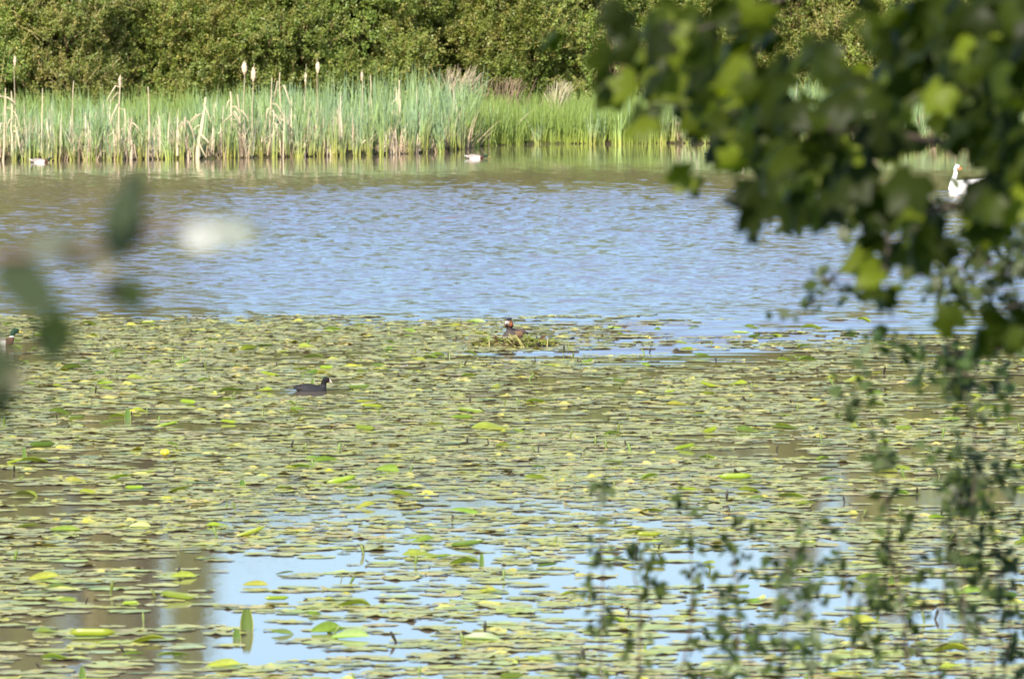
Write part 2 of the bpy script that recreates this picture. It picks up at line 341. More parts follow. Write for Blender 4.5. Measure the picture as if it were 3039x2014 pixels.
def bank_tree(kind, x, y, label, sc_=1.0, rz=0.0):
    if kind not in VAR:
        spec = {'bush_a': (21, 8.3, 2.8, [], 0.3, 1.0, 0.15), 'bush_b': (22, 8.8, 2.9, [], 0.2, 1.1, 0.1), 'bush_c': (23, 8.0, 2.7, [], 0.45, 0.9, 0.4),
                'tall_a': (24, 14, 2.7, [(-1.1, 0.2, 15.2, 0.42), (0.4, -0.3, 16.0, 0.36), (1.5, 0.3, 14.2, 0.3)], 0.2, 1.0, 0.3),
                'tall_b': (25, 14, 2.7, [(-1.4, 0.0, 14.6, 0.3), (-0.2, 0.2, 16.2, 0.48), (1.2, -0.2, 15.6, 0.38)], 0.3, 1.0, 0.4),
                'mid_a': (26, 11.5, 2.8, [(-1.0, 0, 11.3, 0.6), (0.7, 0.3, 12.2, 0.8)], 0.4, 1.0, 0.5),
                'dry_a': (27, 7.6, 2.6, [], 0.8, 0.75, 0.9)}[kind]
        VAR[kind] = crown_mesh(*spec)
    t = empty(label[0], (x, y, 0.3), rz); t.scale = (sc_,) * 3
    link('crown', VAR[kind][0], M_tree, t); link('twigs', VAR[kind][1], M_twig, t); link('trunk', VAR[kind][2], M_twig, t)
    tag(t, label[1], 'tree' if 'tree' in label[0] else 'shrub', 'trees along the far bank')
T = 'bank_tree'
bank_tree('tall_a', -14.6, 222, (T, 'tall dark green tree at the left edge, behind the tall cattail seed head'))
bank_tree('tall_b', -11.8, 222.6, (T, 'tall olive green tree behind the lowest reeds, second from the left edge'), 0.97, 0.3)
bank_tree('tall_a', -9.3, 224, (T, 'tall green tree standing left of the pair of fluffy cattail heads'), 0.95, 2.6)
bank_tree('bush_b', -6.7, 224.4, (T, 'dense green tree directly behind the pair of fluffy cattail heads'), 1, 0)
bank_tree('bush_a', -4.3, 225.5, (T, 'light green tree behind the lone fluffy cattail head'), 1, 1.1)
bank_tree('bush_b', -1.8, 227.5, (T, 'rounded green tree behind the blue green cattails in the middle'), 0.97, 2.1)
bank_tree('dry_a', 0.2, 229, (T, 'thin yellowish tree with many bare twigs above the straw coloured reed heap'), 1.05, 0.5)
bank_tree('bush_c', 2.3, 229.5, (T, 'olive tree with feathery shoots behind the bright green grass'), 1, 0.9)
bank_tree('bush_a', 4.4, 230, (T, 'green tree just left of the overhanging leafy branch'), 1, 3.6)
bank_tree('bush_c', 6.6, 230, (T, 'yellow green tree seen through the first gap in the overhanging branch'), 1.1, 4.0)
bank_tree('mid_a', 8.9, 230, (T, 'brownish tree seen between the hanging leaves above the right hand reeds'), 1, 0)
bank_tree('dry_a', 11.2, 229, (T, 'twiggy tree with yellow green sprays at the upper right behind the leaves'), 1.25, 2)
bank_tree('mid_a', 13.3, 229.5, (T, 'shaded tree at the right edge behind the darkest hanging leaves'), 1, 2.2)
# a backing row closes the gaps
for k, (x, y, kd, rz, wh) in enumerate([(-13.2, 228, 'bush_b', 1.0, 'two trees at the left edge'), (-8.0, 229, 'bush_a', 2.0, 'trees left of the pair of fluffy heads'), (-3.1, 231.5, 'bush_b', 3.3, 'trees behind the middle cattails'), (-0.8, 232.5, 'bush_b', 2.2, 'rounded tree and the thin yellowish tree'), (1.3, 233, 'bush_a', 0.2, 'thin yellowish tree'), (-10.5, 228.5, 'bush_b', 4.4, 'second and third trees from the left edge'), (-5.5, 230, 'bush_a', 5.2, 'trees behind the two fluffy heads'), (3.4, 234, 'bush_b', 1.7, 'olive tree with feathery shoots'), (5.5, 236, 'bush_b', 5.1, 'tree left of the maple branch'), (10.2, 236, 'bush_a', 4.2, 'trees at the right, seen between maple leaves')]):
    bank_tree(kd, x, y, (T, 'backing tree in the gaps behind the ' + wh), 0.98, rz)

# ------------------------------------------------------------------ reeds
def clump(g, nb, h, spread, w0, cb, ct, lean=0.16, curl=0.25):
    m = MB(); ns = 7
    for k in range(nb):
        b = g.normal(0, spread, 2); az = g.uniform(0, 6.283); ln = abs(g.normal(0, lean)); hh = h * g.uniform(0.55, 1.08); t = np.linspace(0, 1, ns)
        off = hh * (ln * t + curl * g.uniform(0, 1) ** 2 * t ** 3.2)
        px = b[0] + off * math.cos(az); py = b[1] + off * math.sin(az); pz = hh * t * (1 - 0.25 * ln) - 0.1
        if g.uniform() < 0.06: k0 = 4; pz[k0:] = pz[k0] - (t[k0:] - t[k0]) * hh * 0.5; px[k0:] += (t[k0:] - t[k0]) * hh * 0.7 * math.cos(az)
        a2 = g.uniform(0, 3.14) ; wv = w0 * g.uniform(0.7, 1.2) * (1 - 0.9 * t ** 2.2)
        sx = math.cos(a2) * wv / 2; sy = math.sin(a2) * wv / 2
        V = np.stack([np.stack([px - sx, py - sy, pz], -1), np.stack([px + sx, py + sy, pz], -1)], 1).reshape(-1, 3)
        i = np.arange(ns - 1) * 2; Fq = np.stack([i, i + 1, i + 3, i + 2], -1)
        f = np.clip(t * 1.9 - 0.12, 0, 1)[:, None]; c = (cb * (1 - f) + ct * f) * g.uniform(0.75, 1.25)
        m.add(V, Fq, rep(c, 2))
    return m
gR = np.random.default_rng(8)
CB = np.array([0.44, 0.44, 0.09]); CT = np.array([0.25, 0.33, 0.125]); CTb = np.array([0.23, 0.32, 0.17]); GR = np.array([0.23, 0.30, 0.075]); GB = np.array([0.33, 0.37, 0.06])
protos = [clump(gR, int(gR.integers(9, 16)), 1.0, 0.05, 0.034, CB, CT if k % 2 else CTb) for k in range(10)]
gprotos = [clump(gR, 16, 1.0, 0.07, 0.02, GB, GR, 0.12, 0.3) for k in range(5)]
dprotos = [clump(gR, 7, 1.0, 0.06, 0.028, np.array([0.42, 0.33, 0.2]), np.array([0.5, 0.42, 0.27]), 0.3, 0.5) for k in range(5)]
def mass(name, mat, protos, pts, hs, label, cat, seed):
    g = np.random.default_rng(seed); m = MB()
    arr = [(np.vstack(p.V), np.vstack(p.F[4]), np.vstack(p.C)) for p in protos]
    for (x, y, z), h in zip(pts, hs):
        V, Fq, C = arr[g.integers(len(arr))]; a = g.uniform(0, 6.283); c, s = math.cos(a), math.sin(a); ws = 0.8 + 0.2 * h
        V2 = np.stack([x + (V[:, 0] * c - V[:, 1] * s) * ws, y + (V[:, 0] * s + V[:, 1] * c) * ws, z + V[:, 2] * h], -1)
        m.add(V2, Fq, C * g.uniform(0.85, 1.15))
    o = m.build(name, mat); tag(o, label, cat, None, 'stuff'); return o
def is_grass(x): return ((x > -0.9) & (x < 3.9))
def reed_h(x): return np.interp(x, [-16, -8, -6.5, -3, -1.2, 3.5, 4, 6, 9, 16], [1.30, 1.27, 1.46, 1.76, 1.68, 1.45, 1.68, 1.68, 1.5, 1.45])
n = 2100; X = gR.uniform(-17, 17, n); Tt = gR.uniform(0.03, 1, n) ** 1.1 * 8.5; ok = ~(is_grass(X) & (gR.uniform(0, 1, n) < 0.93)); ok &= ~((X < -7) & (Tt > 4.5) & (gR.uniform(0, 1, n) < 0.7))
X, Tt = X[ok], Tt[ok]; Y = shore(X) + 0.25 + Tt
mass('cattail_bed', M_reed, protos, np.stack([X, Y, farz(Tt)], -1), reed_h(X) * gR.uniform(0.72, 1.08, len(X)) * np.where(gR.uniform(0,1,len(X))<0.15,0.7,1), 'dense bed of blue green cattail leaves along the far shore', 'reeds', 1)
n = 1500; X = np.concatenate([gR.uniform(-1.3, 4.1, 850), gR.uniform(-17, -6, n - 850)]); left = X < -5; Tt = np.where(left, gR.uniform(5, 11, n), gR.uniform(0, 1, n) ** 1.3 * 6)
Y = shore(X) + 0.1 + Tt
mass('shore_grass', M_reed, gprotos, np.stack([X, Y, farz(Tt)], -1), np.where(left, 1.1, 1.13) * gR.uniform(0.7, 1.08, n), 'bright green sweet grass filling the shore between the cattails', 'grass', 2)
n = 900; X = gR.uniform(-17, 17, n); ok = ~is_grass(X) | (gR.uniform(0, 1, n) < 0.25); X = X[ok]; Tt = gR.uniform(0, 1, len(X)) ** 1.5 * 6; Y = shore(X) + 0.1 + Tt
mass('dead_reed_litter', M_dead, dprotos, np.stack([X, Y, farz(Tt)], -1), gR.uniform(0.3, 1.15, len(X)), 'tangled straw coloured dead leaves low among the cattails', 'dead reeds', 3)
dv = [clump(gR, 3, 1.0, 0.05, 0.05, np.array([0.5, 0.42, 0.28]), np.array([0.62, 0.54, 0.38]), 0.06, 0.04) for k in range(6)]
n = 320; X = np.concatenate([gR.uniform(-17, -1, 250), gR.uniform(4, 17, 70)]); Tt = gR.uniform(0, 1, len(X)) ** 1.6 * 5; Y = shore(X) + 0.05 + Tt
mass('dead_reed_stems', M_dead, dv, np.stack([X, Y, farz(Tt)], -1), reed_h(X) * gR.uniform(0.3, 0.95, len(X)), 'pale dry upright stems mixed through the cattail bed', 'dead reeds', 4)
# front row: countable clumps
fm = []
for k in range(8):
    fm.append(protos[k].mesh('blades'))
nfr = 0
for x in np.arange(-14.2, 14.5, 0.27):
    if -0.8 < x < 3.7 and gR.uniform() < 0.75: continue
    if gR.uniform() < 0.12: continue
    xx = x + gR.uniform(-0.09, 0.09); yy = float(shore(xx)) + gR.uniform(-0.15, 0.25); o = link('cattail_clump', fm[int(gR.integers(8))], M_reed, None, (xx, yy, -0.02))
    h = float(reed_h(xx)) * gR.uniform(0.55, 0.98); o.scale = (0.95, 0.95, h); o.rotation_euler = (0, 0, gR.uniform(0, 6.28)); nfr += 1
    pend(o, ('tall' if h > 1.25 else 'low') + ' cattail fan at the water edge', xx, yy, 'reeds', 'cattail', 'cattail clumps along the front of the reed bed')

STRAW = np.array([0.50, 0.42, 0.28])
def stalk(sx, ytop, ybase, head=None, wpx=5, lean=0, label='', bend=0, dcol=1.0):
    x = (sx - SW / 2) / F * 203; y = float(shore(x)) + max(0.1, (466 - ybase) * 0.12); b = at(sx, ybase, y); top = at(sx + lean, ytop, y)
    t = empty('cattail_stalk', (b[0], b[1], 0)); H = top[2]; dx = top[0] - b[0]; w_ = wpx * 0.008 / 2
    tt = np.linspace(0, 1, 9); mm = MB(); hz = H if not head else H
    gk = np.random.default_rng(int(sx) + 1); pts = np.stack([dx * tt + 0.02 * np.sin(tt * 5 + sx) + (0 if head else 1) * np.cumsum(gk.normal(0, 0.014, 9)), 0.02 * np.sin(tt * 4), -0.1 + (hz + 0.1) * tt], -1)
    mm.add(*tube(pts, np.linspace(w_, w_ * (0.35 if head else 0.45), 9) * (1 if head else gk.uniform(0.6, 1.5, 9)), 6), STRAW * dcol)
    if bend:   # a broken leaf folded over beside the stalk
        gb = np.random.default_rng(int(sx))
        for q in range(1 + 3 * bend):
            z0 = H * gb.uniform(0.2, 0.92); s = gb.choice([-1, 1]); L1 = gb.uniform(0.03, 0.12); L2 = gb.uniform(0.1, 0.5); sp = gb.uniform(0.02, 0.22)
            pp = np.array([[dx * z0 / H, 0, z0], [dx * z0 / H + s * L1, -0.03, z0 + gb.uniform(-0.02, 0.06)], [dx * z0 / H + s * (L1 + sp * 0.6), -0.05, z0 - L2 * 0.5], [dx * z0 / H + s * (L1 + sp), -0.06, max(0.02, z0 - L2)]])
            mm.add(*tube(pp, np.array([0.012, 0.02, 0.016, 0.006]) * gb.uniform(0.7, 1.3), 5), STRAW * gb.uniform(0.7, 1.1))
    mm.build('stem', M_dead, t, True)
    if head:
        hy0, hy1, hw = head; za = at(sx, hy1, y)[2]; zb = at(sx, hy0, y)[2]; hm = MB(); u = np.linspace(0, 1, 9)
        rr = np.sin(np.clip(u, 0.02, 0.98) * math.pi) ** 0.6 * hw * 0.008 / 2 * (1 + 0.13 * np.sin(u * 19 + sx)); zz = za + (zb - za) * u
        V, Fq = tube(np.stack([dx * zz / H, 0 * zz, zz], -1), rr, 9); V += np.random.default_rng(int(sx)).normal(0, 0.006, V.shape); hm.add(V, Fq, np.array([0.62, 0.48, 0.33]))
        hm.build('seed_head', M_dead, t, True)
    tag(t, label, 'cattail', 'dead cattail stalks')
stalk(44, 162, 470, (166, 196, 8), 4, -8 + 8, 'tall thin stalk with a slim seed head near the left edge')
stalk(725, 178, 462, (184, 222, 17), 4, 0, 'stalk with a fat fluffy seed head, left one of the pair')
stalk(750, 188, 462, (200, 243, 15), 4, 2, 'stalk with a fluffy seed head, right and lower one of the pair')
stalk(943, 172, 458, (184, 216, 13), 4, 0, 'lone fluffy cattail head standing right of the thin pointed stalk')
stalk(907, 190, 458, (215, 250, 6), 3, 0, 'thin pointed stalk with a worn head just left of the lone fluffy head')
stalk(354, 222, 470, (226, 262, 8), 8, 2, 'tall pale broken stalk left of centre of the low reeds, worn to a point', 1)
stalk(222, 240, 468, None, 5, -6, 'thin grey stalk leaning slightly left in the low reeds')
stalk(440, 258, 466, None, 8, 2, 'short blunt brown stalk rising just above the low reeds')
stalk(582, 290, 468, None, 13, 22, 'thick pale dead stalk leaning right with a folded leaf', 2, 1.05)
stalk(554, 348, 468, None, 12, 0, 'short thick pale stalk beside the thick leaning one', 2)
stalk(384, 350, 470, None, 9, 4, 'forked pale stalk standing at the water edge below the broken tall one', 1)
stalk(690, 272, 462, None, 9, -4, 'ragged pale stalk below the pair of fluffy heads', 2)
stalk(708, 280, 462, None, 7, 4, 'second ragged pale stalk below the pair of fluffy heads', 1)
stalk(806, 230, 460, None, 7, 2, 'bare stub rising among ragged leaves, left of two', 2)
stalk(830, 215, 460, None, 6, 2, 'bare stub rising among ragged leaves, right of two', 2)
stalk(840, 330, 460, None, 9, -2, 'pale stalk ending in a bright foot at the water, below the two stubs', 1)
stalk(1175, 238, 440, None, 10, 8, 'ragged pale stalk in the blue green reeds near the middle', 1)
stalk(1150, 318, 440, None, 8, 10, 'lower bent pale stalk left of the ragged one near the middle', 2)
stalk(1072, 208, 446, (214, 240, 8), 5, 2, 'faded seed head poking from the blue green reeds')
stalk(1106, 222, 446, None, 7, 0, 'pale stub right of the faded seed head')
stalk(1865, 290, 405, None, 10, 3, 'white ragged stalk pair at the start of the right hand reeds, left one', 2, 1.1)
stalk(1884, 284, 405, None, 9, 2, 'white ragged stalk pair at the start of the right hand reeds, right one', 1, 1.1)
stalk(10, 262, 474, None, 7, 0, 'pale broken stalk at the very left edge', 2)
stalk(40, 270, 474, None, 8, -3, 'straw coloured stalk beside the slim seed head', 2)
stalk(128, 262, 470, None, 5, 3, 'thin pale stalk between the slim seed head and the leaning grey one')
stalk(2018, 150, 405, None, 5, 0, 'tall thin straw stalk just left of the overhanging leaves')
stalk(2770, 195, 420, None, 5, 3, 'thin stalk at the right behind the hanging leaves')
# straw heaps fallen on the bank
def straw_heap(sx, sy, wpx, hpx, n, label, c=STRAW, y=223.5):
    b = at(sx, sy, y); g = np.random.default_rng(int(sx)); m = MB(); W = wpx * 0.0087; H = hpx * 0.0087
    for k in range(n):
        x0 = g.normal(0, 0.3) * W; a = -0.45 + g.normal(0, 0.5) + (0.9 if g.uniform() < 0.3 else 0); L_ = H * g.uniform(0.5, 1.2); t = np.linspace(0, 1, 5)
        pts = np.stack([x0 - math.sin(a) * L_ * t + 0.1 * t ** 2, g.uniform(-0.4, 0.4) + 0.1 * t, -0.5 + (0.5 + math.cos(a) * L_) * t - 0.25 * L_ * t ** 3], -1)
        m.add(*tube(pts, np.linspace(0.016, 0.006, 5), 4), c * g.uniform(0.5, 1.1))
    o = m.build('straw_heap', M_dead); o.location = b; tag(o, label, 'dead reeds', 'heaps of dead reed on the far bank')
straw_heap(1345, 275, 55, 100, 90, 'pale straw heap leaning at the foot of the thin yellowish tree')
straw_heap(1500, 262, 90, 45, 60, 'low brownish straw heap right of the leaning pale one', STRAW * np.array([0.62, 0.58, 0.5]))
straw_heap(1650, 285, 30, 60, 40, 'small pale straw tuft at the right end of the bright grass', STRAW)
straw_heap(1825, 190, 130, 120, 150, 'bare reddish brown twig thicket beside the overhanging branch', np.array([0.22, 0.16, 0.09]), 227.5)

# ------------------------------------------------------------------ lily pads
gP = np.random.default_rng(21)
def padV(g, flat=True):
    nr = 20; a = np.linspace(R(14), 2 * math.pi - R(14), nr); r = 1 + 0.04 * np.sin(3 * a + g.uniform(0, 6)) + 0.03 * g.normal(0, 1, nr)
    ph = g.uniform(0, 6.28); up = 0.02 * np.sin(2 * a + ph) + 0.018 * np.sin(5 * a + ph * 2) + np.abs(g.normal(0, 0.010, nr)) + (g.uniform(0, 1, nr) < 0.12) * g.uniform(0.03, 0.13, nr)
    if not flat: up += 0.14 * np.exp(-((a - g.uniform(1, 5)) / 0.5) ** 2)
    V = [[0.1, 0, 0.0]]; 
    for q, f in ((0.6, 0.15), (0.93, 0.55), (1.0, 1.0)):
        V += [[q * rr * math.cos(t), 0.82 * q * rr * math.sin(t), max(0, f * u)] for t, rr, u in zip(a, r, up)]
    V = np.array(V); tri = np.array([[0, 1 + i, 2 + i] for i in range(nr - 1)]); qd = []
    for L_ in range(2):
        o = 1 + L_ * nr; qd += [[o + i, o + nr + i, o + nr + i + 1, o + i + 1] for i in range(nr - 1)]
    return V, [tri, np.array(qd)]
PADS = [padV(gP, k % 4 != 3) for k in range(12)]
SAGE = np.array([0.32, 0.36, 0.09]); SAND = np.array([0.50, 0.46, 0.12]); YG = np.array([0.35, 0.40, 0.04]); DG = np.array([0.12, 0.19, 0.03]); GY = np.array([0.28, 0.34, 0.13])
def padcol(g, V):
    global PADKIND
    u = g.uniform(); kd = 0 if u < 0.46 else 1 if u < 0.58 else 2 if u < 0.70 else 3 if u < 0.93 else 4; PADKIND = kd; base = [SAGE, GY, SAND * 0.8, YG * 0.9, DG][kd]
    r = np.hypot(V[:, 0], V[:, 1] / 0.82); edge = np.clip((r - 0.4) * 1.8, 0, 1) * g.uniform(0.25, 1.0)
    ec = SAND if g.uniform() < 0.7 else YG
    mot = np.clip(0.5 + g.normal(0, 0.35, len(V)), 0, 1) * edge
    c = base[None] * (1 - mot[:, None]) + ec[None] * mot[:, None]
    rim = (r > 0.88) & (g.uniform(0, 1, len(V)) < 0.35); c = np.where(rim[:, None], ec[None] * 0.85, base[None] * (1 - mot[:, None]) + ec[None] * mot[:, None])
    br = g.uniform(0, 1, len(V)) < 0.06; c[br] = np.array([0.12, 0.09, 0.04])
    return c * g.uniform(0.85, 1.15)
# positions: uniform on the water, thinned by patches, no deep overlap
cells = {}
pads = []
cand = 52000; yy = np.sqrt(gP.uniform(43 ** 2, 105.6 ** 2, cand)); xx = gP.uniform(-1, 1, cand) * (0.062 * yy + 1.6)
Q = np.stack([xx, yy, 0 * xx], -1); dn = 0.75 * noise3(Q * np.array([1, 0.4, 1]), 0.5, 77) + 0.55 * noise3(Q * np.array([1, 0.6, 1]), 0.22, 79); dn2 = noise3(Q * np.array([1, 0.5, 1]), 1.7, 78)
pxs = SW / 2 + xx / yy * F; pys = YH + CAMZ / yy * F
coot_p = onwater(925, 1160); nest_p = onwater(1530, 1026)
for k in range(cand):
    x, y = xx[k], yy[k]; sxp, syp = pxs[k], pys[k]
    thr = -0.34 - 0.15 * dn2[k] + gP.normal(0, 0.5)
    if 560 < sxp < 2250 and syp > 1480: thr += 0.38 * min(1, (syp - 1480) / 200)     # more open water low in the middle
    if sxp < 620 and syp > 1330: thr += 0.18
    if 2000 < sxp < 2400 and 1290 < syp < 1360: thr += 1.5
    if syp < 1070 and sxp > 1150: thr += 0.42
    elif syp < 985: thr += 0.45
    if syp < 958: thr += 0.35
    if dn[k] + 0.35 * dn2[k] < thr: continue
    if abs(x - coot_p[0]) < 0.40 and -1.0 < y - coot_p[1] < 0.45: continue
    if abs(x - coot_p[0] + 0.5) < 0.5 and abs(y - coot_p[1]) < 0.25: continue
    if abs(x - nest_p[0]) < 0.5 and abs(y - nest_p[1]) < 0.6: continue
    if x < -5.2 and -1.8 < y - 96.8 < 0.7 : continue
    r = 0.06 + 0.105 * gP.uniform() ** 0.9; c = (int(x // 0.3), int(y // 0.3)); bad = False
    for i in (-1, 0, 1):
        for j in (-1, 0, 1):
            for (x2, y2, r2) in cells.get((c[0] + i, c[1] + j), ()):
                if (x - x2) ** 2 + (y - y2) ** 2 < ((r + r2) * gP.uniform(0.38, 0.72)) ** 2: bad = True; break
            if bad: break
        if bad: break
    if bad: continue
    cells.setdefault(c, []).append((x, y, r)); pads.append((x, y, r))
inframe = lambda p, m=0: abs(p[0] / p[1] * F) < SW / 2 + m and YH + CAMZ / p[1] * F < SH + m
pads.sort(key=lambda p: -(p[2] ** 1.0 / p[1] ** 1.5) if inframe(p, -20) else 0)
near, rest = pads[:300], pads[300:]
PZ = water_z(np.array([p[0] for p in pads]), np.array([p[1] for p in pads])); PZD = {(p[0], p[1]): z for p, z in zip(pads, PZ)}
m = MB()
for (x, y, r) in rest:
    V, Fs = PADS[gP.integers(12)]; a = gP.uniform(0, 6.283); c, s = math.cos(a) * r, math.sin(a) * r
    V2 = np.stack([x + V[:, 0] * c - V[:, 1] * s, y + V[:, 0] * s + V[:, 1] * c, PZD[(x, y)] + 0.002 + gP.uniform(0, 0.005) + V[:, 2] * r * gP.uniform(0.15, 0.8)], -1)
    m.add(V2, Fs, padcol(gP, V))
o = m.build('lily_pads_beyond', M_pad); tag(o, 'carpet of small flat pads receding across the lake behind the nearest ones', 'lily pads', None, 'stuff')
PM = []; PADKIND = 0; PKN = ['sage green', 'greyish', 'sandy', 'yellow green', 'dark green']
for k in range(40):
    V, Fs = PADS[k % 12]; me_ = mesh_np('pad', V, Fs, padcol(gP, V)); PM.append((me_, PKN[PADKIND] + (' wavy edged' if k % 4 == 3 else ' flat')))
for k, (x, y, r) in enumerate(near):
    o = link('lily_pad', PM[k % 40][0], M_pad, None, (x, y, 0.002 + gP.uniform(0, 0.005))); o.scale = (r, r, r * gP.uniform(0.15, 0.8)); o.rotation_euler = (0, 0, gP.uniform(0, 6.283))
    pend(o, ('big ' if r > 0.148 else 'small ' if r < 0.12 else '') + PM[k % 40][1] + ' lily pad', x, y, 'pads', 'lily pad', 'nearest lily pads')

# folded and rolled leaves standing out of the carpet
def fold_leaf(g, kind):
    n, k = 11, 7; u = np.linspace(0, 1, n); Vs = []; Cs = []
    for i, t in enumerate(u):
        w_ = math.sin(min(1, t * 1.06) * math.pi) ** 0.55 * 0.5
        for j in range(k):
            s = j / (k - 1) * 2 - 1
            if kind == 0:   # taco lying on its side: both halves raised
                z = abs(s) ** 1.2 * w_ * 0.24 + 0.03 * math.sin(t * 5); y = s * w_ * 0.55
            elif kind == 1: # one half turned up
                z = (max(0, s) * w_ * 0.34 * (0.6 + 0.8 * t)) + 0.01; y = min(0, s) * w_ * 0.9 + max(0, s) * w_ * 0.25
            elif kind == 2: # tent
                z = (1 - abs(s) ** 1.5) * w_ * 0.26 * (1 + 0.4 * math.sin(t * 6)); y = s * w_ * 0.65
            else:           # tight roll
                a = s * 2.6; z = 0.09 - 0.09 * math.cos(a) * min(1, w_ * 3); y = 0.09 * math.sin(a) * min(1, w_ * 3)
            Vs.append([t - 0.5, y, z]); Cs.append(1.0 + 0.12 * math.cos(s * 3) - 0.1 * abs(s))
    V = np.array(Vs); i = np.arange(n - 1)[:, None] * k + np.arange(k - 1)[None]; Fq = np.stack([i, i + 1, i + k + 1, i + k], -1).reshape(-1, 4)
    bi = int(g.integers(4)); base = [YG * np.array([0.9, 1.0, 0.9]), np.array([0.22, 0.31, 0.04]), np.array([0.33, 0.36, 0.05]), np.array([0.13, 0.20, 0.03])][bi]
    FK.append(['light green', 'fresh green', 'yellow green', 'dark green'][bi] + [' cupped', ' half folded', ' humped', ' tightly rolled'][kind])
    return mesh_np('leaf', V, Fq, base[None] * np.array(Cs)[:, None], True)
FK = []
FM = [fold_leaf(gP, k % 4) for k in range(12)]
while len(FM) < 20: FM.append(fold_leaf(gP, len(FM) % 4))
def fold_at(x, y, L_, rz, k, label, tilt=0.0, group='folded lily leaves', wide=1.0, high=1.0):
    o = link('folded_lily_leaf', FM[k], M_fold, None, (x, y, 0.008)); o.scale = (L_, L_ * wide, L_ * high); o.rotation_euler = (0, tilt, rz); tag(o, label, 'lily leaf', group); return o
# the ones that catch the eye
for (dx, dy, Lp, rz, k, ti, lab) in [
    (790, 1116, 75, 0.15, 3, -0.22, 'bright rolled leaf tilted up to the right, a lone one right of the leaning stalk'),
    (675, 1082, 36, 0.1, 2, 0.1, 'small leaf arched over its bent stalk left of the tilted rolled leaf'),
    (1135, 990, 95, 0.05, 2, 0.0, 'large bright leaf folded like a tent in the middle of the carpet'),
    (590, 1354, 62, 0.1, 1, 0.0, 'yellow green folded leaf above the upright rolled leaf'),
    (100, 1338, 80, 0.2, 1, -0.12, 'dark green folded leaf raised at its right end near the left edge'),
    (970, 1284, 85, -0.05, 2, 0.0, 'pale green leaf humped above open blue water'),
    (1980, 1440, 95, 0.1, 1, -0.05, 'large green leaf folded upward behind the sapling twigs'),
    (215, 1472, 110, 0.0, 3, 0.0, 'long low dark rolled leaf near the lower left'),
    (515, 1540, 85, 0.15, 1, -0.08, 'curled leaf with a lifted right end at the bottom left'),
    (1700, 1108, 80, 0.05, 3, -0.03, 'slender green rolled leaf at the left of the twigs'),
    (80, 1068, 75, 0.0, 0, 0.0, 'cupped olive leaf with a dark stub on it at the left edge'),
    (1240, 930, 55, 0.0, 0, 0.0, 'round fresh green leaf cupped below the nest'),
    (1810, 985, 45, 0.0, 0, 0.0, 'dark cupped leaf right of the middle'),
    (640, 1388, 60, 0.3, 3, 0.0, 'narrow dark leaf right of the yellow green folded leaf'),
    (125, 1522, 70, 0.0, 0, 0.0, 'olive cupped leaf in the lower left corner'),
    (1500, 1240, 60, 0.1, 3, 0.0, 'thick yellow rolled leaf left of the dark sapling leaves')]:
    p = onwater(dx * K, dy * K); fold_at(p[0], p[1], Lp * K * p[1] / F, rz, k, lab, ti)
nf = 0
for q in range(900):
    y = 104 * (gP.uniform(0.19, 1) ** 0.5); 
    if y < 46: continue
    x = gP.uniform(-1, 1) * 0.062 * y; syp = YH + CAMZ / y * F
    if abs(x - nest_p[0]) < 0.5 and abs(y - nest_p[1]) < 0.6 or abs(x - coot_p[0]) < 0.4 and abs(y - coot_p[1]) < 0.5: continue
    if nf >= 284: break
    nf += 1
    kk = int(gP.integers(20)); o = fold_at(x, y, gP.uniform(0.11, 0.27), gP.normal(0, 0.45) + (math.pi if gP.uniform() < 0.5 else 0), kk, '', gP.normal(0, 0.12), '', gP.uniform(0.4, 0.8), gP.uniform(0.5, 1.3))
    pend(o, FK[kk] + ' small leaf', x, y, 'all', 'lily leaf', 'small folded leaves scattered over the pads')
# upright rolled leaves: a tapered sheath of two halves
def upright(dx, dy, wpx, hpx, label, lean=0.0):
    p = onwater(dx * K, dy * K); s = K * p[1] / F; W = wpx * s; H = hpx * s; m = MB(); n = 9; u = np.linspace(0, 1, n); V = []; C = []
    for t in u:
        w_ = W / 2 * (0.55 + 0.5 * math.sin(min(1, 0.25 + t * 0.75) * math.pi)) 
        for j in range(7):
            a = (j / 6 * 2 - 1) * 1.25; V.append([w_ * math.sin(a) / math.sin(1.25) + lean * H * t, w_ * 0.6 * (math.cos(a) - 0.3), -0.02 + (H + 0.02) * t]); C.append((np.array([0.5, 0.54, 0.14]) if j in (0, 6) else np.array([0.12, 0.20, 0.045])))
    i = np.arange(n - 1)[:, None] * 7 + np.arange(6)[None]; m.add(np.array(V), np.stack([i, i + 1, i + 8, i + 7], -1).reshape(-1, 4), np.array(C))
    o = m.build('upright_lily_leaf', M_fold, None, True); o.location = (p[0], p[1], 0); tag(o, label, 'lily leaf', 'upright rolled lily leaves')
upright(570, 1456, 30, 50, 'tall half rolled green leaf with pale edges standing upright out of the water')
upright(547, 1474, 18, 22, 'short upright rolled leaf just left of and below the tall one')
upright(295, 968, 14, 24, 'pointed rolled leaf standing up left of the coot')
upright(560, 1122, 14, 14, 'small dark rounded leaf standing on edge left of the tilted rolled leaf')
upright(1113, 1306, 11, 28, 'dark upright stub in the open blue water')
upright(2060, 1350, 14, 20, 'upright yellow green leaf among the sapling twigs')
upright(190, 1566, 16, 26, 'dark curved stub at the bottom edge')
upright(58, 1062, 9, 28, 'dark pointed stub beside the cupped olive leaf at the left edge', -0.1)
upright(720, 890, 8, 14, 'small pale leaf standing beside the coot', 0.2)
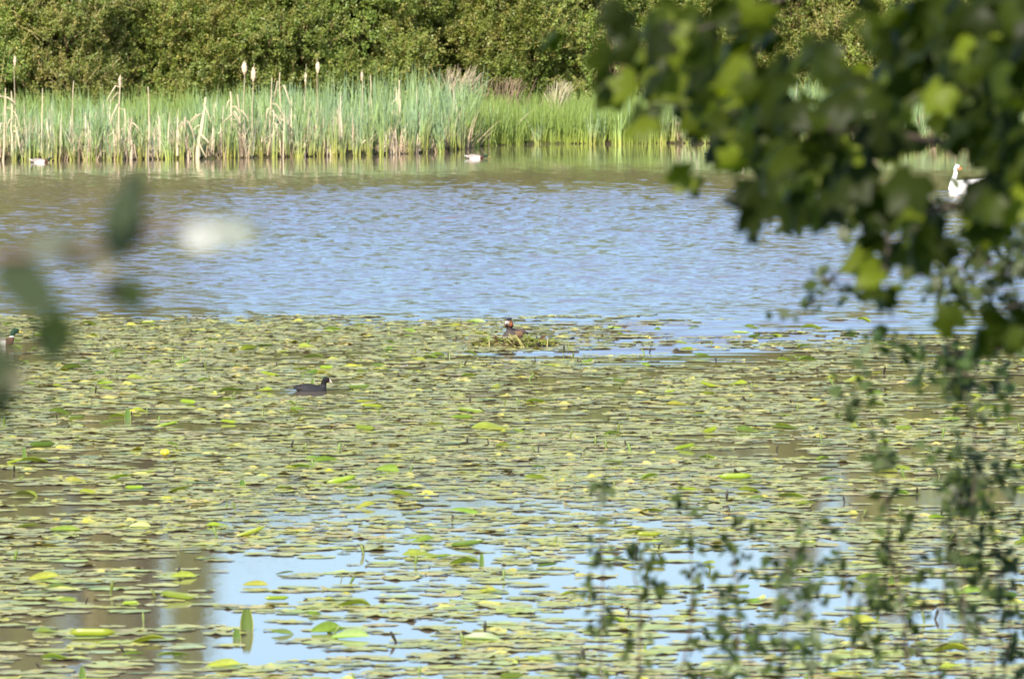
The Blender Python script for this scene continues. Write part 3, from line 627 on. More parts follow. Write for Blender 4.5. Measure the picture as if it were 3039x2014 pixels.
# stubs and buds
sm_ = []
for k in range(5):
    m = MB(); g = gP; t = np.linspace(0, 1, 6); ln = g.normal(0, 0.35); V, Fq = tube(np.stack([ln * t ** 1.4, 0.1 * t, -0.15 + 1.15 * t], -1), np.array([0.09, 0.09, 0.10, 0.13, 0.12, 0.02]) * g.uniform(0.8, 1.3), 7)
    m.add(V, Fq, np.array([0.05, 0.045, 0.03]) if k < 2 else np.array([0.20, 0.27, 0.06])); sm_.append(m.mesh('stub', True))
for q in range(170):
    y = 97 * (gP.uniform(0.22, 1) ** 0.5); x = gP.uniform(-1, 1) * 0.06 * y
    if y < 48 or (abs(x - nest_p[0]) < 0.5 and abs(y - nest_p[1]) < 0.6): continue
    h = gP.uniform(0.04, 0.09); ki = int(gP.integers(5)); o = link('lily_bud', sm_[ki], M_fold, None, (x, y, 0)); o.scale = (h * 0.9, h * 0.9, h); o.rotation_euler = (gP.normal(0, 0.2), gP.normal(0, 0.3), gP.uniform(0, 6.28))
    pend(o, ('dark' if ki < 2 else 'green') + (' taller' if h > 0.065 else ' low') + ' stub between pads', x, y, 'all', 'lily bud', 'buds and stubs poking up between the pads')
# yellow flower
p = onwater(381 * K, 1054 * K); fl = empty('water_lily_flower', p); m = MB()
for k in range(8):
    a = k * 0.785; t = np.linspace(0, 1, 5); ww = np.array([0.012, 0.024, 0.03, 0.026, 0.006]); rr = np.array([0.008, 0.03, 0.04, 0.034, 0.022]); zz = np.array([0.012, 0.018, 0.035, 0.055, 0.064])
    ca, sa = math.cos(a), math.sin(a); Vp = np.stack([np.stack([rr * ca - ww / 2 * sa, rr * sa + ww / 2 * ca, zz], -1), np.stack([rr * ca + ww / 2 * sa, rr * sa - ww / 2 * ca, zz], -1)], 1).reshape(-1, 3)
    i = np.arange(4) * 2; m.add(Vp, np.stack([i, i + 1, i + 3, i + 2], -1), np.array([0.75, 0.62, 0.08]))
m.build('petals', M_petal, fl, True); m = MB(); m.add(*tube([[0, 0, -0.03], [0, 0, 0.015], [0, 0, 0.04]], [0.008, 0.012, 0.01], 8), np.array([0.5, 0.45, 0.05])); m.build('centre', M_petal, fl, True)
tag(fl, 'single pale yellow water lily flower at the left of the pad carpet', 'flower')
p = onwater(935 * K, 850 * K); m = MB(); t_ = np.linspace(0, 1, 7)
for sgn in (-1, 1):
    V = []; 
    for t in t_:
        w_ = 0.018 * math.sin(min(1, 0.1 + t * 0.95) * math.pi) ** 0.7; V += [[0.09 * t - 0.045, 0, 0.012 + 0.012 * t * t], [0.09 * t - 0.05, sgn * w_, 0.02 + 0.014 * t * t]]
    i = np.arange(6) * 2; m.add(np.array(V), np.stack([i, i + 1, i + 3, i + 2], -1), np.array([0.75, 0.75, 0.7]))
o = m.build('feather', M_petal, None, True); o.location = (p[0], p[1], 0.004); tag(o, 'small white feather floating on the pads between coot and nest', 'feather')
# thin upright stems near the nest
for (dx, dy, h, ln, lab, c) in [(1085, 806, 42, 0.0, 'thin brown stem standing alone left of the nest', (0.3, 0.2, 0.13)), (465, 808, 24, -0.15, 'single yellow stem leaning left above the pads at the left', (0.4, 0.36, 0.1)), (2098 / 1.2845 * 1.0, 1060, 16, 0.05, 'short green stem in the pads right of centre', (0.25, 0.33, 0.08))]:
    p = onwater(dx * K, dy * K); s = K * p[1] / F; t = np.linspace(0, 1, 5); m = MB(); m.add(*tube(np.stack([ln * h * s * t, 0 * t, -0.05 + (h * s + 0.05) * t], -1), np.linspace(0.006, 0.003, 5), 6), np.array(c)); o = m.build('lone_shoot', M_fold, None, True); o.location = p; tag(o, lab, 'stem')
for (dx, dy, n_, lab) in [(1050, 806, 5, 'tuft of thin green blades left of the nest'), (1010, 800, 4, 'sparse tuft of blades farthest left of the nest'), (255, 808, 7, 'sparse yellowish blades above the pads at the left')]:
    p = onwater(dx * K, dy * K); o = clump(gP, n_, 0.14, 0.02, 0.008, np.array([0.38, 0.36, 0.1]), np.array([0.25, 0.33, 0.08]), 0.35, 0.2).build('blade_tuft', M_reed); o.location = (p[0], p[1], 0.02); tag(o, lab, 'tuft')

# ------------------------------------------------------------------ birds
def sweep(pts, a, b, n=16):
    """closed surface along a path in the x-z plane; a = radius across the path in plane, b = sideways radius"""
    P = np.array([[p[0], 0, p[1]] for p in pts], float); T_ = nz(np.gradient(P, axis=0)); Nn = np.stack([-T_[:, 2], 0 * T_[:, 0], T_[:, 0]], -1)
    th = np.arange(n) * 2 * math.pi / n; V = (P[:, None] + np.array(a)[:, None, None] * np.sin(th)[None, :, None] * Nn[:, None] + np.array(b)[:, None, None] * np.cos(th)[None, :, None] * np.array([0, 1, 0])[None, None]).reshape(-1, 3)
    m = len(P); i = np.arange(m - 1)[:, None] * n; j = np.arange(n)[None]; j2 = (j + 1) % n; Fq = np.stack([i + j, i + j2, i + n + j2, i + n + j], -1).reshape(-1, 4)
    V = np.vstack([V, P[0], P[-1]]); t0 = np.array([[m * n, (q + 1) % n, q] for q in range(n)]); t1 = np.array([[m * n + 1, (m - 1) * n + q, (m - 1) * n + (q + 1) % n] for q in range(n)])
    return V, [Fq, np.vstack([t0, t1])]
def fused(parts, voxel, colf, warp=None):
    m = MB()
    for V, Fs in parts: m.add(V, Fs)
    me = m.mesh('tmp'); o = bpy.data.objects.new('tmp', me); COL.objects.link(o)
    md = o.modifiers.new('r', 'REMESH'); md.mode = 'VOXEL'; md.voxel_size = voxel; sm = o.modifiers.new('s', 'SMOOTH'); sm.factor = 0.5; sm.iterations = 4
    dg = bpy.context.evaluated_depsgraph_get(); ev = bpy.data.meshes.new_from_object(o.evaluated_get(dg)); bpy.data.objects.remove(o); bpy.data.meshes.remove(me)
    V = np.zeros(len(ev.vertices) * 3, np.float32); ev.vertices.foreach_get('co', V); V = V.reshape(-1, 3); C = np.array(colf(V), np.float32)
    if warp is not None: V2 = warp(V.copy()); ev.vertices.foreach_set('co', np.asarray(V2, np.float32).ravel())
    ev.materials.clear()
    if ev.color_attributes.get('col'): ev.color_attributes.remove(ev.color_attributes['col'])
    a = ev.color_attributes.new('col', 'FLOAT_COLOR', 'POINT'); a.data.foreach_set('color', np.hstack([C, np.ones((len(C), 1), np.float32)]).ravel())
    ev.polygons.foreach_set('use_smooth', np.ones(len(ev.polygons), bool)); ev.update(); return ev
def ball(c, r, n=10):
    t = np.linspace(0.02, 0.98, n) * math.pi; return sweep([(c[0] - r * math.cos(q), c[2]) for q in t], r * np.sin(t), r * np.sin(t), 10)
def eye(parent, x, y, z, r, mat):
    for s in (-1, 1):
        V, Fs = ball((x, 0, z), r); V[:, 1] += s * y; m = MB(); m.add(V, Fs); m.build('eye', mat, parent, True)
def wingpart(parent, name, x0, x1, z0, z1, yb, thick, colr, arch=0.0, up=0.0):
    for s in (-1, 1):
        n, k = 10, 6; V = []
        for i in range(n):
            t = i / (n - 1); x = x0 + (x1 - x0) * t; hh = math.sin(min(1, t * 0.9 + 0.12) * math.pi) ** 0.6
            for j in range(k):
                q = j / (k - 1); V.append([x, s * ((yb * (0.25 + 0.75 * hh) + thick) * math.sin(0.08 + q * 1.45)), z1 + up * (1 - t) - (z1 - z0) * (1 - math.cos(q * 1.45)) * (0.3 + 0.7 * hh) - arch * (2 * t - 1) ** 2])
        i = np.arange(n - 1)[:, None] * k + np.arange(k - 1)[None]; m = MB(); V = np.array(V); m.add(V, np.stack([i, i + 1, i + k + 1, i + k], -1).reshape(-1, 4), colr * (0.9 + 0.2 * np.abs(np.sin(V[:, :1] * 90)))); o = m.build(name, M_feather, parent, True)
        sd_ = o.modifiers.new('t', 'SOLIDIFY'); sd_.thickness = 0.006
def colmap(conds, default):
    def f(V):
        C = np.tile(np.array(default, float), (len(V), 1))
        for cond, c in conds:
            C[cond(V)] = c
        return C
    return f
# coot (faces +x)
def coot(loc):
    t = empty('coot', loc, 0.06)
    body = sweep([(-0.175, 0.045), (-0.14, 0.035), (-0.10, 0.025), (-0.04, 0.02), (0.03, 0.015), (0.09, 0.012), (0.125, 0.02), (0.145, 0.03)], [0.004, 0.018, 0.046, 0.056, 0.052, 0.050, 0.045, 0.012], [0.012, 0.04, 0.066, 0.078, 0.075, 0.06, 0.04, 0.01])
    neck = sweep([(0.10, 0.03), (0.115, 0.06), (0.120, 0.085), (0.124, 0.105), (0.136, 0.122), (0.160, 0.122), (0.180, 0.110)], [0.045, 0.036, 0.028, 0.028, 0.033, 0.029, 0.010], [0.04, 0.030, 0.024, 0.024, 0.028, 0.023, 0.008])
    me = fused([body, neck], 0.005, colmap([(lambda V: V[:, 2] > 0.075, (0.004, 0.004, 0.005))], (0.018, 0.018, 0.021)))
    link('body', me, M_feather, t)
    m = MB(); m.add(*sweep([(0.163, 0.135), (0.172, 0.128), (0.18, 0.116), (0.193, 0.103), (0.204, 0.094)], [0.004, 0.008, 0.009, 0.006, 0.001], [0.006, 0.008, 0.007, 0.005, 0.001], 8)); m.build('bill', M_bill_w, t, True)
    eye(t, 0.160, 0.024, 0.128, 0.0035, M_eye)
    wingpart(t, 'wing', -0.16, 0.07, 0.025, 0.082, 0.06, 0.006, np.array([0.022, 0.020, 0.022]), 0.022)
    m = MB(); m.add(*sweep([(-0.135, 0.035), (-0.165, 0.045), (-0.19, 0.058)], [0.02, 0.012, 0.003], [0.03, 0.022, 0.012], 8), np.array([0.02, 0.02, 0.022])); m.build('tail', M_feather, t, True)
    tag(t, 'black coot with a pale bill swimming to the right through the lily pads', 'coot'); return t
coot((coot_p[0] + 0.0, coot_p[1], -0.012))
# grebe on nest (faces -x, turned a little to the camera)
ne = nest_p.copy()
def grebe(loc):
    t = empty('grebe', loc, math.pi + 0.95)     # local +x is forward
    body = sweep([(-0.19, 0.055), (-0.16, 0.06), (-0.11, 0.07), (-0.04, 0.075), (0.04, 0.07), (0.10, 0.06), (0.135, 0.05), (0.15, 0.045)], [0.012, 0.04, 0.062, 0.072, 0.07, 0.06, 0.04, 0.012], [0.02, 0.055, 0.085, 0.10, 0.095, 0.075, 0.05, 0.012])
    neck = sweep([(0.06, 0.08), (0.075, 0.12), (0.075, 0.16), (0.078, 0.195), (0.092, 0.222), (0.123, 0.225), (0.148, 0.210), (0.160, 0.203)], [0.055, 0.042, 0.034, 0.042, 0.046, 0.034, 0.015, 0.006], [0.055, 0.042, 0.034, 0.044, 0.044, 0.027, 0.013, 0.005])
    br = np.array
    me = fused([body, neck], 0.005, colmap([
        (lambda V: (V[:, 2] < 0.06) & (V[:, 0] > -0.02), (0.50, 0.42, 0.36)),
        (lambda V: (V[:, 2] < 0.12) & (V[:, 0] <= 0.06) & (np.abs(V[:, 1]) > 0.05), (0.20, 0.11, 0.06)),
        (lambda V: (V[:, 2] > 0.13), (0.035, 0.03, 0.03)),
        (lambda V: (V[:, 2] > 0.175) & (V[:, 0] > 0.06) , (0.17, 0.06, 0.02)),
        (lambda V: (V[:, 2] < 0.192) & (V[:, 2] > 0.15) & (V[:, 0] > 0.05), (0.03, 0.015, 0.012)),
        (lambda V: (V[:, 0] > 0.118) & (V[:, 2] > 0.19), (0.42, 0.37, 0.34)),
        (lambda V: (V[:, 2] > 0.236) , (0.02, 0.02, 0.025)), (lambda V: (V[:, 2] > 0.13) & (V[:, 0] < 0.062), (0.03, 0.028, 0.03))], (0.06, 0.048, 0.042)))
    link('body', me, M_feather, t)
    m = MB(); m.add(*sweep([(0.135, 0.214), (0.155, 0.203), (0.18, 0.189), (0.2, 0.178)], [0.009, 0.008, 0.005, 0.001], [0.008, 0.006, 0.004, 0.001], 8)); m.build('bill', M_bill_g, t, True)
    for s in (-1, 1):
        m = MB(); V, Fs = sweep([(0.11, 0.247), (0.085, 0.257), (0.06, 0.262), (0.045, 0.262)], [0.012, 0.014, 0.009, 0.001], [0.011, 0.011, 0.007, 0.001], 8); V[:, 1] += s * 0.014; m.add(V, Fs, np.array([0.02, 0.02, 0.024])); m.build('crest', M_feather, t, True)
        m = MB(); V, Fs = sweep([(0.105, 0.205), (0.085, 0.19), (0.07, 0.172), (0.068, 0.16)], [0.024, 0.034, 0.024, 0.004], [0.014, 0.014, 0.01, 0.002], 8); V[:, 1] += s * 0.034; m.add(V, Fs, np.clip((V[:, 2:3] - 0.165) / 0.03, 0, 1) * np.array([0.20, 0.075, 0.02]) + np.array([0.02, 0.01, 0.01])); m.build('cheek_ruff', M_feather, t, True)
    eye(t, 0.127, 0.024, 0.229, 0.0045, M_eye)
    wingpart(t, 'wing', -0.18, 0.04, 0.08, 0.15, 0.08, 0.01, np.array([0.095, 0.065, 0.05]), 0.04)
    tag(t, 'great crested grebe with a chestnut ruff sitting on its floating nest', 'grebe'); return t
def nest(p):
    t = empty('nest', p); g = np.random.default_rng(4); m = MB()
    a = np.linspace(0, 6.283, 33)[:-1]; V = [[0, 0, 0.05]]; 
    for q, z in ((0.35, 0.055), (0.6, 0.05), (0.8, 0.03), (1.05, -0.02)):
        V += [[q * 0.42 * math.cos(k) * (1 + 0.1 * math.sin(3 * k)), q * 0.30 * math.sin(k), z + g.uniform(-0.008, 0.008)] for k in a]
    tri = np.array([[0, 1 + i, 1 + (i + 1) % 32] for i in range(32)]); qd = np.array([[1 + L_ * 32 + i, 33 + L_ * 32 + i, 33 + L_ * 32 + (i + 1) % 32, 1 + L_ * 32 + (i + 1) % 32] for L_ in range(3) for i in range(32)])
    m.add(np.array(V), [tri, qd], np.array([0.10, 0.085, 0.035])); m.build('mound', M_fold, t, True)
    lf = MB(); stm = MB()
    for k in range(420):
        r = g.uniform(0.1, 1) ** 0.6; an = g.uniform(0, 6.283); x, y = 0.44 * r * math.cos(an), 0.3 * r * math.sin(an); z = 0.055 * (1 - r ** 2) + g.uniform(0, 0.035)
        d = np.array([math.cos(an + g.normal(0, 1.2)), math.sin(an + g.normal(0, 1.2)), g.normal(0.05, 0.35)]); L_ = g.uniform(0.05, 0.13)
        c = [np.array([0.30, 0.36, 0.07]), np.array([0.2, 0.28, 0.06]), np.array([0.12, 0.08, 0.04]), np.array([0.42, 0.38, 0.14])][g.choice(4, p=[0.35, 0.25, 0.2, 0.2])]
        if k % 3 == 0:
            X, Y, Z = frames(d[None], np.array([[g.normal(), g.normal(), 1.2]])); V, Fs = inst(LEAF0, LEAFF, np.array([[x, y, z]]), X, Y, Z, np.array([[L_, L_ * 0.45, L_]])); lf.add(V, Fs, c)
        else:
            tt = np.linspace(0, 1, 4)[:, None]; stm.add(*tube(np.array([x, y, z]) + d * L_ * tt + np.array([0, 0, -0.015]) * tt ** 2, [0.005, 0.005, 0.004, 0.002], 5), c)
    for (x0, z0, x1, z1) in [(-0.005, 0.03, -0.075, 0.15), (0.04, 0.02, -0.06, 0.10), (0.07, 0.0, 0.0, 0.14), (0.10, -0.01, 0.03, 0.10), (0.0, 0.0, -0.1, 0.09), (0.35, 0.0, 0.36, 0.10), (-0.29, 0.0, -0.295, 0.08)]:
        tt = np.linspace(0, 1, 5)[:, None]; stm.add(*tube(np.array([x0, -0.29, z0]) + np.array([x1 - x0, 0.02, z1 - z0]) * tt, [0.008, 0.008, 0.007, 0.006, 0.004], 6), np.array([0.45, 0.44, 0.14]))
    lf.build('leaves', M_fold, t); stm.build('stems', M_fold, t, True)
    tag(t, 'low floating heap of green and brown water plants under the grebe', 'nest')
nest(ne)
gl = onwater(1524, 1022); grebe((gl[0], gl[1] + 0.05, 0.03))
# mallard drakes (face +x)
def drake(loc, rz, label, low=0.0, sc_=1.0, name='mallard', white=1.0):
    t = empty(name, loc, rz); t.scale = (sc_,) * 3
    body = sweep([(-0.25, 0.075), (-0.21, 0.06), (-0.14, 0.04), (-0.05, 0.03), (0.05, 0.03), (0.13, 0.04), (0.175, 0.05), (0.19, 0.055)], [0.008, 0.022, 0.055, 0.078, 0.076, 0.055, 0.03, 0.01], [0.015, 0.045, 0.082, 0.10, 0.10, 0.078, 0.045, 0.01])
    hz = 0.17 - low; hx = 0.20 + low * 0.5
    neck = sweep([(0.14, 0.05), (0.165, 0.08), (hx - 0.02, 0.08 + (hz - 0.08) * 0.5), (hx - 0.01, hz - 0.01), (hx + 0.01, hz + 0.012), (hx + 0.04, hz + 0.008), (hx + 0.06, hz)], [0.05, 0.036, 0.027, 0.03, 0.032, 0.025, 0.01], [0.048, 0.034, 0.025, 0.028, 0.03, 0.022, 0.01])
    zr = 0.08 + (hz - 0.08) * 0.35
    me = fused([body, neck], 0.006, colmap([
        (lambda V: V[:, 2] > 0.072, (0.30 * white, 0.25 * white, 0.21 * white)), (lambda V: V[:, 0] > 0.10, (0.10, 0.045, 0.03)), (lambda V: V[:, 0] < -0.165, (0.012, 0.012, 0.012)), (lambda V: V[:, 0] < -0.215, (0.55, 0.55, 0.52)),
        (lambda V: (V[:, 0] > 0.13) & (V[:, 2] > zr - 0.006) & (low < 0.05), (0.6, 0.6, 0.58)), (lambda V: ((V[:, 0] > 0.13) & (V[:, 2] > zr + 0.006)) | ((V[:, 0] > 0.19) & (low > 0.05)), (0.010, 0.035, 0.020))], (0.66 * white, 0.62 * white, 0.56 * white)))
    link('body', me, M_feather, t)
    m = MB(); V, Fs = sweep([(hx + 0.05, hz), (hx + 0.07, hz - 0.006), (hx + 0.095, hz - 0.014), (hx + 0.108, hz - 0.016)], [0.012, 0.009, 0.006, 0.003], [0.012, 0.012, 0.013, 0.008], 8); m.add(V, Fs); m.build('bill', M_bill_y, t, True)
    eye(t, hx + 0.03, 0.026, hz + 0.012, 0.004, M_eyeb)
    wingpart(t, 'wing', -0.23, 0.11, 0.045, 0.118, 0.08, 0.008, np.array([0.30, 0.26, 0.22]) * white, 0.045)
    m = MB(); m.add(*sweep([(-0.2, 0.07), (-0.25, 0.085), (-0.29, 0.088)], [0.02, 0.01, 0.003], [0.035, 0.028, 0.014], 8), np.array([0.6, 0.6, 0.56])); m.build('tail', M_feather, t, True)
    tag(t, label, 'duck', 'ducks on the lake'); return t
p = onwater(2, 1026); drake((p[0] - 0.05, p[1], -0.01), 0.1, 'drake mallard half cut off by the left edge among the lily pads')
p = onwater(124, 481); drake((p[0], p[1] - 0.6, -0.01), 0.05, 'drake mallard with a shining green head under the reeds at the left', 0.065, 0.92, 'mallard', 0.75)
p = onwater(1412, 471); drake((p[0], p[1], -0.01), 0.05, 'pale drake mallard with its head low on the calm water in the middle', 0.1, 0.95, 'mallard', 0.85)
p = onwater(2118, 463); drake((p[0], p[1], -0.03), 2.9, 'small distant duck half hidden beside the hanging leaves', 0.08, 0.75, 'mallard', 0.8)
# swan
def swan(loc):
    t = empty('swan', loc, math.pi - 0.35); t.scale = (0.92,) * 3
    body = sweep([(-0.45, 0.22), (-0.38, 0.19), (-0.25, 0.14), (-0.08, 0.11), (0.1, 0.10), (0.24, 0.10), (0.32, 0.11), (0.35, 0.12)], [0.02, 0.06, 0.13, 0.17, 0.17, 0.14, 0.08, 0.02], [0.03, 0.09, 0.17, 0.22, 0.21, 0.17, 0.09, 0.02])
    neck = sweep([(0.20, 0.10), (0.26, 0.18), (0.25, 0.27), (0.21, 0.36), (0.19, 0.45), (0.20, 0.53), (0.25, 0.575), (0.31, 0.565), (0.35, 0.54)], [0.11, 0.085, 0.06, 0.05, 0.044, 0.044, 0.05, 0.04, 0.015], [0.09, 0.07, 0.05, 0.04, 0.035, 0.036, 0.04, 0.03, 0.013])
    def turn(V):
        w_ = np.clip((V[:, 2] - 0.42) / 0.1, 0, 1) * 2.6; c, s = np.cos(w_), np.sin(w_); x = V[:, 0] - 0.2; y = V[:, 1]
        V[:, 0] = 0.2 + x * c - y * s; V[:, 1] = x * s + y * c; return V
    me = fused([body, neck], 0.014, colmap([], (0.8, 0.79, 0.76)), turn); link('body', me, M_feather, t)
    def turned(V): return turn(V)
    V, Fs = sweep([(0.33, 0.555), (0.37, 0.535), (0.41, 0.51), (0.435, 0.495)], [0.022, 0.018, 0.013, 0.006], [0.02, 0.018, 0.018, 0.01], 10); m = MB(); m.add(turned(V), Fs); m.build('bill', M_bill_o, t, True)
    V, Fs = ball((0.335, 0, 0.578), 0.014); m = MB(); m.add(turned(V), Fs); m.build('bill_knob', M_black, t, True)
    for s in (-1, 1):
        V, Fs = ball((0.305, 0, 0.582), 0.007); V[:, 1] += s * 0.03; m = MB(); m.add(turned(V), Fs); m.build('eye', M_eyeb, t, True)
    wingpart(t, 'wing', -0.5, 0.2, 0.06, 0.27, 0.19, 0.02, np.array([0.8, 0.79, 0.76]), 0, 0.05)
    m = MB(); m.add(*sweep([(-0.36, 0.18), (-0.46, 0.22), (-0.54, 0.24)], [0.05, 0.025, 0.006], [0.08, 0.06, 0.02], 10), np.array([0.78, 0.77, 0.74])); m.build('tail', M_feather, t, True)
    tag(t, 'white swan with a raised neck glimpsed between the hanging leaves at the right', 'swan')
p = onwater(2862, 570); swan((p[0], p[1], -0.03))

# ------------------------------------------------------------------ overhanging maple, near right
ang = [-90, -62, -35, -22, -8, 4, 28, 42, 56, 66, 90, 114, 124, 138, 152, 176, 188, 202, 215, 242]
rad_ = [0.15, 0.60, 0.76, 0.74, 0.62, 0.66, 0.88, 0.82, 0.66, 0.74, 1.05, 0.74, 0.66, 0.82, 0.88, 0.66, 0.62, 0.74, 0.76, 0.60]
MV = np.array([[0, 0, 0]] + [[r * math.sin(R(a)) * 0.55 + 0.1, r * math.cos(R(a)) * 0.55, -0.26 * abs(r * math.cos(R(a))) - 0.22 * r * r] for a, r in zip(ang, rad_)])
MF = np.array([[0, 1 + i, 1 + (i + 1) % 20] for i in range(20)])
MCOL = np.array([[0.028, 0.040, 0.005], [0.044, 0.060, 0.006], [0.020, 0.028, 0.005], [0.13, 0.16, 0.013]])  # shade put into the dark leaf tones, sunlight into the bright last one
gS = np.random.default_rng(31)
P = []; spr = []
CLEAR = [(2186, 405, 48, 74), (2060, 395, 20, 12), (2130, 285, 30, 18), (1975, 100, 40, 30), (1540, 260, 25, 60)]
# sprays seen in the photograph (overview pixels: centre, half sizes, leaf count)
for (cx, cy, rx, ry, n_) in [(1540, 60, 90, 60, 9), (1520, 150, 60, 60, 6), (1450, 190, 30, 30, 2), (2200, 280, 160, 60, 16), (2050, 130, 160, 110, 22), (1640, 55, 150, 70, 22), (1450, 120, 40, 40, 2), (1275, 62, 10, 12, 1), (1435, 22, 26, 12, 2), (1690, 190, 120, 90, 22), (1492, 255, 12, 30, 2), (1592, 400, 14, 25, 2), (1575, 190, 60, 60, 5),
                             (1770, 310, 150, 80, 26), (1640, 290, 60, 50, 6), (1950, 330, 170, 70, 26), (1870, 170, 130, 110, 16), (2020, 60, 150, 60, 12), (2200, 90, 170, 110, 75), (2320, 170, 70, 220, 80), (2150, 230, 90, 60, 10),
                             (1870, 420, 140, 60, 22), (2060, 440, 90, 55, 12), (1735, 492, 32, 26, 3), (2260, 470, 110, 60, 24), (2330, 400, 60, 90, 16), (2040, 570, 50, 40, 4), (2040, 660, 48, 45, 5), (2120, 540, 90, 50, 8), (2330, 725, 55, 36, 5), (2220, 770, 50, 20, 2), (2150, 330, 60, 40, 5)]:
    for k in range(int(n_ * (1.2 if n_ > 3 else 1))):
        r_ = math.sqrt(gS.uniform()); a = gS.uniform(0, 6.283); y = gS.uniform(17.0, 21.5); 
        ux, uy = cx + rx * r_ * math.cos(a), cy + ry * r_ * math.sin(a)
        if any(((ux - q[0]) / (q[2] + 22)) ** 2 + ((uy + 15 - q[1]) / (q[3] + 28)) ** 2 < 1 for q in CLEAR): continue
        P.append(at(ux * K, uy * K, y))
vis = len(P)
# unseen rest of the crown above and right, made dense to shade the leaves
while len(P) < vis + 7500:
    u = nz(gS.normal(size=3)) * gS.uniform(0.35, 1) ** 0.5; q = np.array([3.4, 18.6, 8.1]) + u * np.array([4.4, 4.6, 3.9])
    if q[2] < CAMZ + 0.35 and abs(q[0]) < 1.35: continue
    if q[2] < 2.9: continue
    # keep the line of sight free
    if abs(q[0] / q[1] * F) < SW / 2 + 60 and -80 < YH + (CAMZ - q[2]) / q[1] * F < SH: continue
    P.append(q)
P = np.array(P); n = len(P)
Dd = gS.normal(0, 0.4, (n, 3)) + np.array([-0.45, -0.1, -0.8]); N = gS.normal(0, 0.6, (n, 3)) + np.array([-0.3, -0.15, 0.5])
X, Y, Z = frames(Dd, N); S = gS.uniform(0.08, 0.135, n)
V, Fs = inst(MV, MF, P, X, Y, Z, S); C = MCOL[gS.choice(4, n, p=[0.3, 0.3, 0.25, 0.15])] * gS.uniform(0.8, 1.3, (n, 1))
tr = empty('maple_tree', (4.6, 20.5, 0.3)); off = np.array([4.6, 20.5, 0.3])
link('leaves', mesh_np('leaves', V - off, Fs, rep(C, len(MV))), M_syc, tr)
m = MB(); tt = np.linspace(0, 1, 8)
m.add(*tube(np.stack([0.1 * np.sin(tt * 3), 0 * tt, -0.4 + 9.5 * tt], -1), np.linspace(0.24, 0.07, 8), 10)); m.build('trunk', M_bark, tr, True)
def branch(pix, y0, y1, r0, nm='branch'):
    pts = [np.array([4.6, 20.5, 5.2]) if pix[0] is None else at(pix[0][0] * K, pix[0][1] * K, y0)]
    for q, (a, b) in enumerate(pix[1:]): pts.append(at(a * K, b * K, y0 + (y1 - y0) * (q + 1) / (len(pix) - 1)))
    P_ = np.array(pts); u = np.linspace(0, len(P_) - 1, len(P_) * 4); Pi = np.stack([np.interp(u, np.arange(len(P_)), P_[:, c]) for c in range(3)], -1); mm = MB(); mm.add(*tube(Pi - off, np.linspace(r0, 0.003, len(Pi)), 7)); mm.build(nm, M_bark, tr, True)
branch([None, (2500, 360), (2300, 350), (2050, 310), (1800, 290), (1650, 250), (1500, 240)], 20.5, 18.5, 0.016)
branch([None, (2500, -300), (2250, -160), (1950, -60), (1700, 40), (1500, 110)], 20.5, 18.8, 0.014)
branch([None, (2600, 380), (2366, 500), (2200, 475), (2060, 520), (2040, 650)], 20.5, 19.0, 0.015)
branch([None, (2600, 620), (2400, 690), (2300, 720)], 20.5, 19.5, 0.02)
tag(tr, 'maple tree leaning in from the right with big dark lobed leaves overhanging the lake', 'tree')

